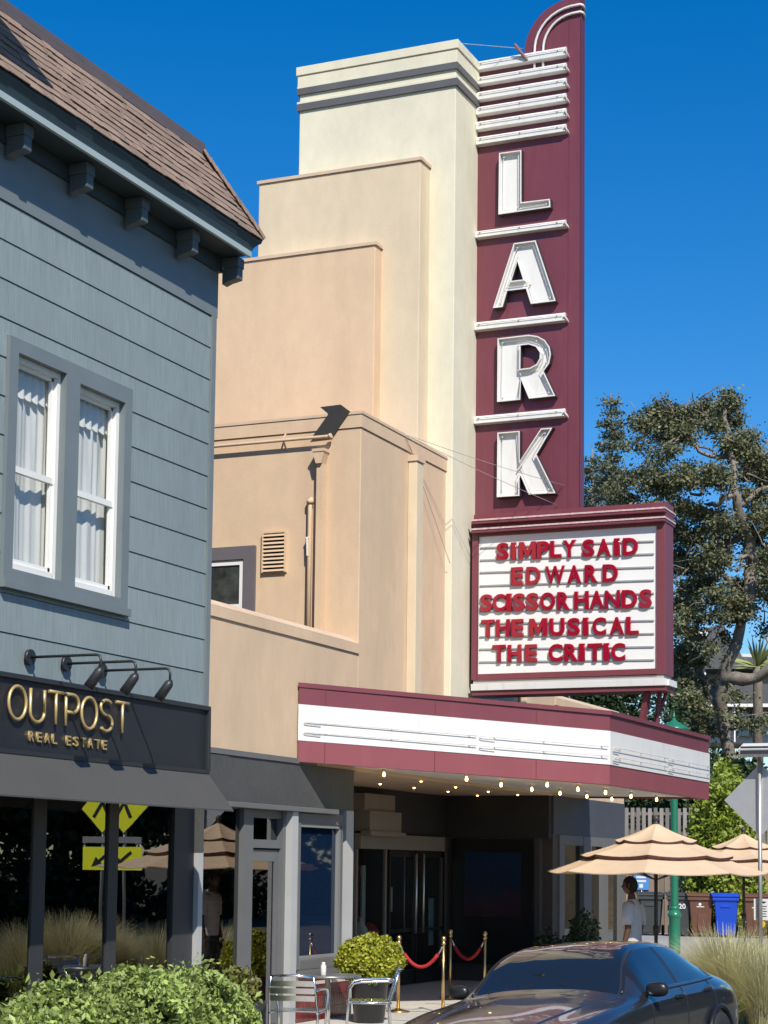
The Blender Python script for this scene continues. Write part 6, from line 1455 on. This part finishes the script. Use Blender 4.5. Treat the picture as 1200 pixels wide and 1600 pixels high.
def region(u, v):
    if 5.02 < u < 7.0 and v > 6.12: return 'windshield'
    if 9.0 < u < 11.0 and v > 6.25: return 'rear_glass'
    if 5.6 < u < 10.2 and 5.10 < v < 5.92:
        if 5.6 < u < 6.0 or u > 9.9 or 7.85 < u < 8.02: return 'trim%d' % (0 if u < 6 else (1 if u < 9 else 2))
        return 'side_glass'
    if 7.0 < u < 9.0 and v > 6.4: return 'roof_glass'
    return 'body'
car = thing('parked_car', 'dark grey fastback car parked nose towards the viewer at the kerb', 'car', (0, 0, 0))
acc = {}
for i in range(len(us)-1):
    for j in range(len(vs_)-1):
        rg_ = region((us[i]+us[i+1])/2, (vs_[j]+vs_[j+1])/2)
        for s in (-1, 1):
            key = (rg_, s) if rg_ == 'side_glass' or rg_[:4] == 'trim' else (rg_, 0)
            mb, ix = acc.setdefault(key, (MB(), {}))
            q_ = []
            for (a, b) in ((i, j), (i+1, j), (i+1, j+1), (i, j+1)):
                p = GR[a, b]; kk = (a, b, s)
                if kk not in ix: ix[kk] = len(mb.v); mb.v.append((p[0], s*max(p[1], 0), p[2]))
                q_.append(ix[kk])
            if len(set(mb.v[t] for t in q_)) >= 3:
                mb.f.append(tuple(q_) if s < 0 else tuple(reversed(q_))); mb.sm.append(True)
for (rg_, s), (mb, ix) in acc.items():
    mt_ = {'body': PAINT, 'trim': CBLK}.get(rg_[:4], CGL)
    o = mb.build({'side_glass': 'side_window', 'trim0': 'pillar', 'trim1': 'pillar', 'trim2': 'pillar'}.get(rg_, rg_), mt_, car)
# wheels
for xw in (0.95, 3.92):
    for s in (-1, 1):
        wv_ = MB(); R_ = .345; c = Vector((xw, s*.90, .345)); 
        wp_ = [(R_*.62, -.10), (R_*.97, -.11), (R_, -.08), (R_, .08), (R_*.97, .11), (R_*.62, .10)]
        V = []; F = []; n = 32
        for (r_, y_) in wp_:
            for k in range(n): V.append((c.x+r_*cos(2*pi*k/n), c.y+y_, c.z+r_*sin(2*pi*k/n)))
        for i in range(len(wp_)-1):
            for k in range(n): F.append((i*n+k, i*n+(k+1) % n, (i+1)*n+(k+1) % n, (i+1)*n+k))
        w_o = MB().add(V, F, True).build('wheel', TYRE, car)
        rm = MB().cyl(c+Vector((0, s*.02, 0)), c+Vector((0, s*.05, 0)), R_*.62, 28)
        for k in range(5): a = 2*pi*k/5; rm.bar(c+Vector((.05*cos(a), s*.085, .05*sin(a))), c+Vector((.21*cos(a), s*.09, .21*sin(a))), .05, .03, up=(0, 1, 0))
        rm.build('rim', RIM, w_o)
        ap = [(xw+.40*cos(pi*k/16), s*(.965 if xw < 2 else .99), .345+.40*sin(pi*k/16)) for k in range(17)]
        MB().tube(ap, .030, 8).build('wheel_arch', CBLK, car)
# mirrors, handles, seams, lamps, wipers
for s in (-1, 1):
    h_ = MB(); c = Vector((2.06, s*.985, 1.0))
    V = []; F = []; nu, nv = 16, 10
    for j in range(nv+1):
        th_ = pi*j/nv
        for i in range(nu):
            a = 2*pi*i/nu; d = Vector((cos(th_), sin(th_)*cos(a), sin(th_)*sin(a))); V.append(c+Vector((math.copysign(abs(d.x)**.7, d.x)*.06*(1 if d.x < 0 else .5), math.copysign(abs(d.y)**.75, d.y)*.105, math.copysign(abs(d.z)**.8, d.z)*.068)))
    for j in range(nv):
        for i in range(nu): F.append((j*nu+i, j*nu+(i+1) % nu, (j+1)*nu+(i+1) % nu, (j+1)*nu+i))
    mo = MB().add(V, F, True).build('mirror', CBLK, car); MB().bar((2.08, s*.84, .955), (2.07, s*.95, .975), .08, .04).build('mirror_stalk', CBLK, mo)
    for u_, v_ in ((7.55, 4.35), (8.95, 4.4)):
        p = surf(u_, v_); MB().bar((p[0]-.10, s*(p[1]+.012), p[2]), (p[0]+.10, s*(p[1]+.012), p[2]+.004), .025, .03).build('door_handle', CBLK, car, .006)
    for uu, v0, v1 in ((5.75, 1.2, 5.0), (7.93, 1.2, 5.05), (9.35, 2.2, 5.05)):
        pts = [Vector(surf(uu, v0+(v1-v0)*k/12)) for k in range(13)]; MB().tube([(p.x, s*(p.y+.001), p.z) for p in pts], .0045, 5).build('door_seam', CBLK, car)
    pts = [Vector(surf(5.55+4.5*k/24, 5.08)) for k in range(25)]; MB().tube([(p.x, s*(p.y+.003), p.z) for p in pts], .008, 6).build('window_trim', CBLK, car)
    pts = [Vector(surf(5.05+1.95*k/12, 6.06)) for k in range(13)]; MB().tube([(p.x, s*(p.y+.004), p.z+.002) for p in pts], .012, 6).build('pillar_trim', CBLK, car)
    pts = [Vector(surf(1.2+3.6*k/16, 6.3-.25*k/16)) for k in range(17)]; MB().tube([(p.x, s*p.y, p.z-.001) for p in pts], .012, 6).build('bonnet_crease', PAINT, car)
    hp_ = [surf(u_, v_) for u_, v_ in ((.9, 4.4), (1.6, 4.7), (2.1, 4.9), (1.7, 5.3), (.9, 5.2))]
    MB().prism([(p[0]-.004, s*(p[1]+.004), p[2]+.006) for p in hp_], (.006, 0, -.004)).build('headlamp', M('headlamp_glass', (.25, .26, .27), .08), car)
    MB().bar(surf(5.0, 6.5)*np.array([1, s, 1])+np.array([.02, 0, .012]), surf(5.12, 7.6)*np.array([1, s, 1])+np.array([.02, 0, .016]), .015, .012).build('wiper', CBLK, car)
car.location = (14.87, 5.76, -.06); car.rotation_euler = (-0.055, 0, radians(-3.0))
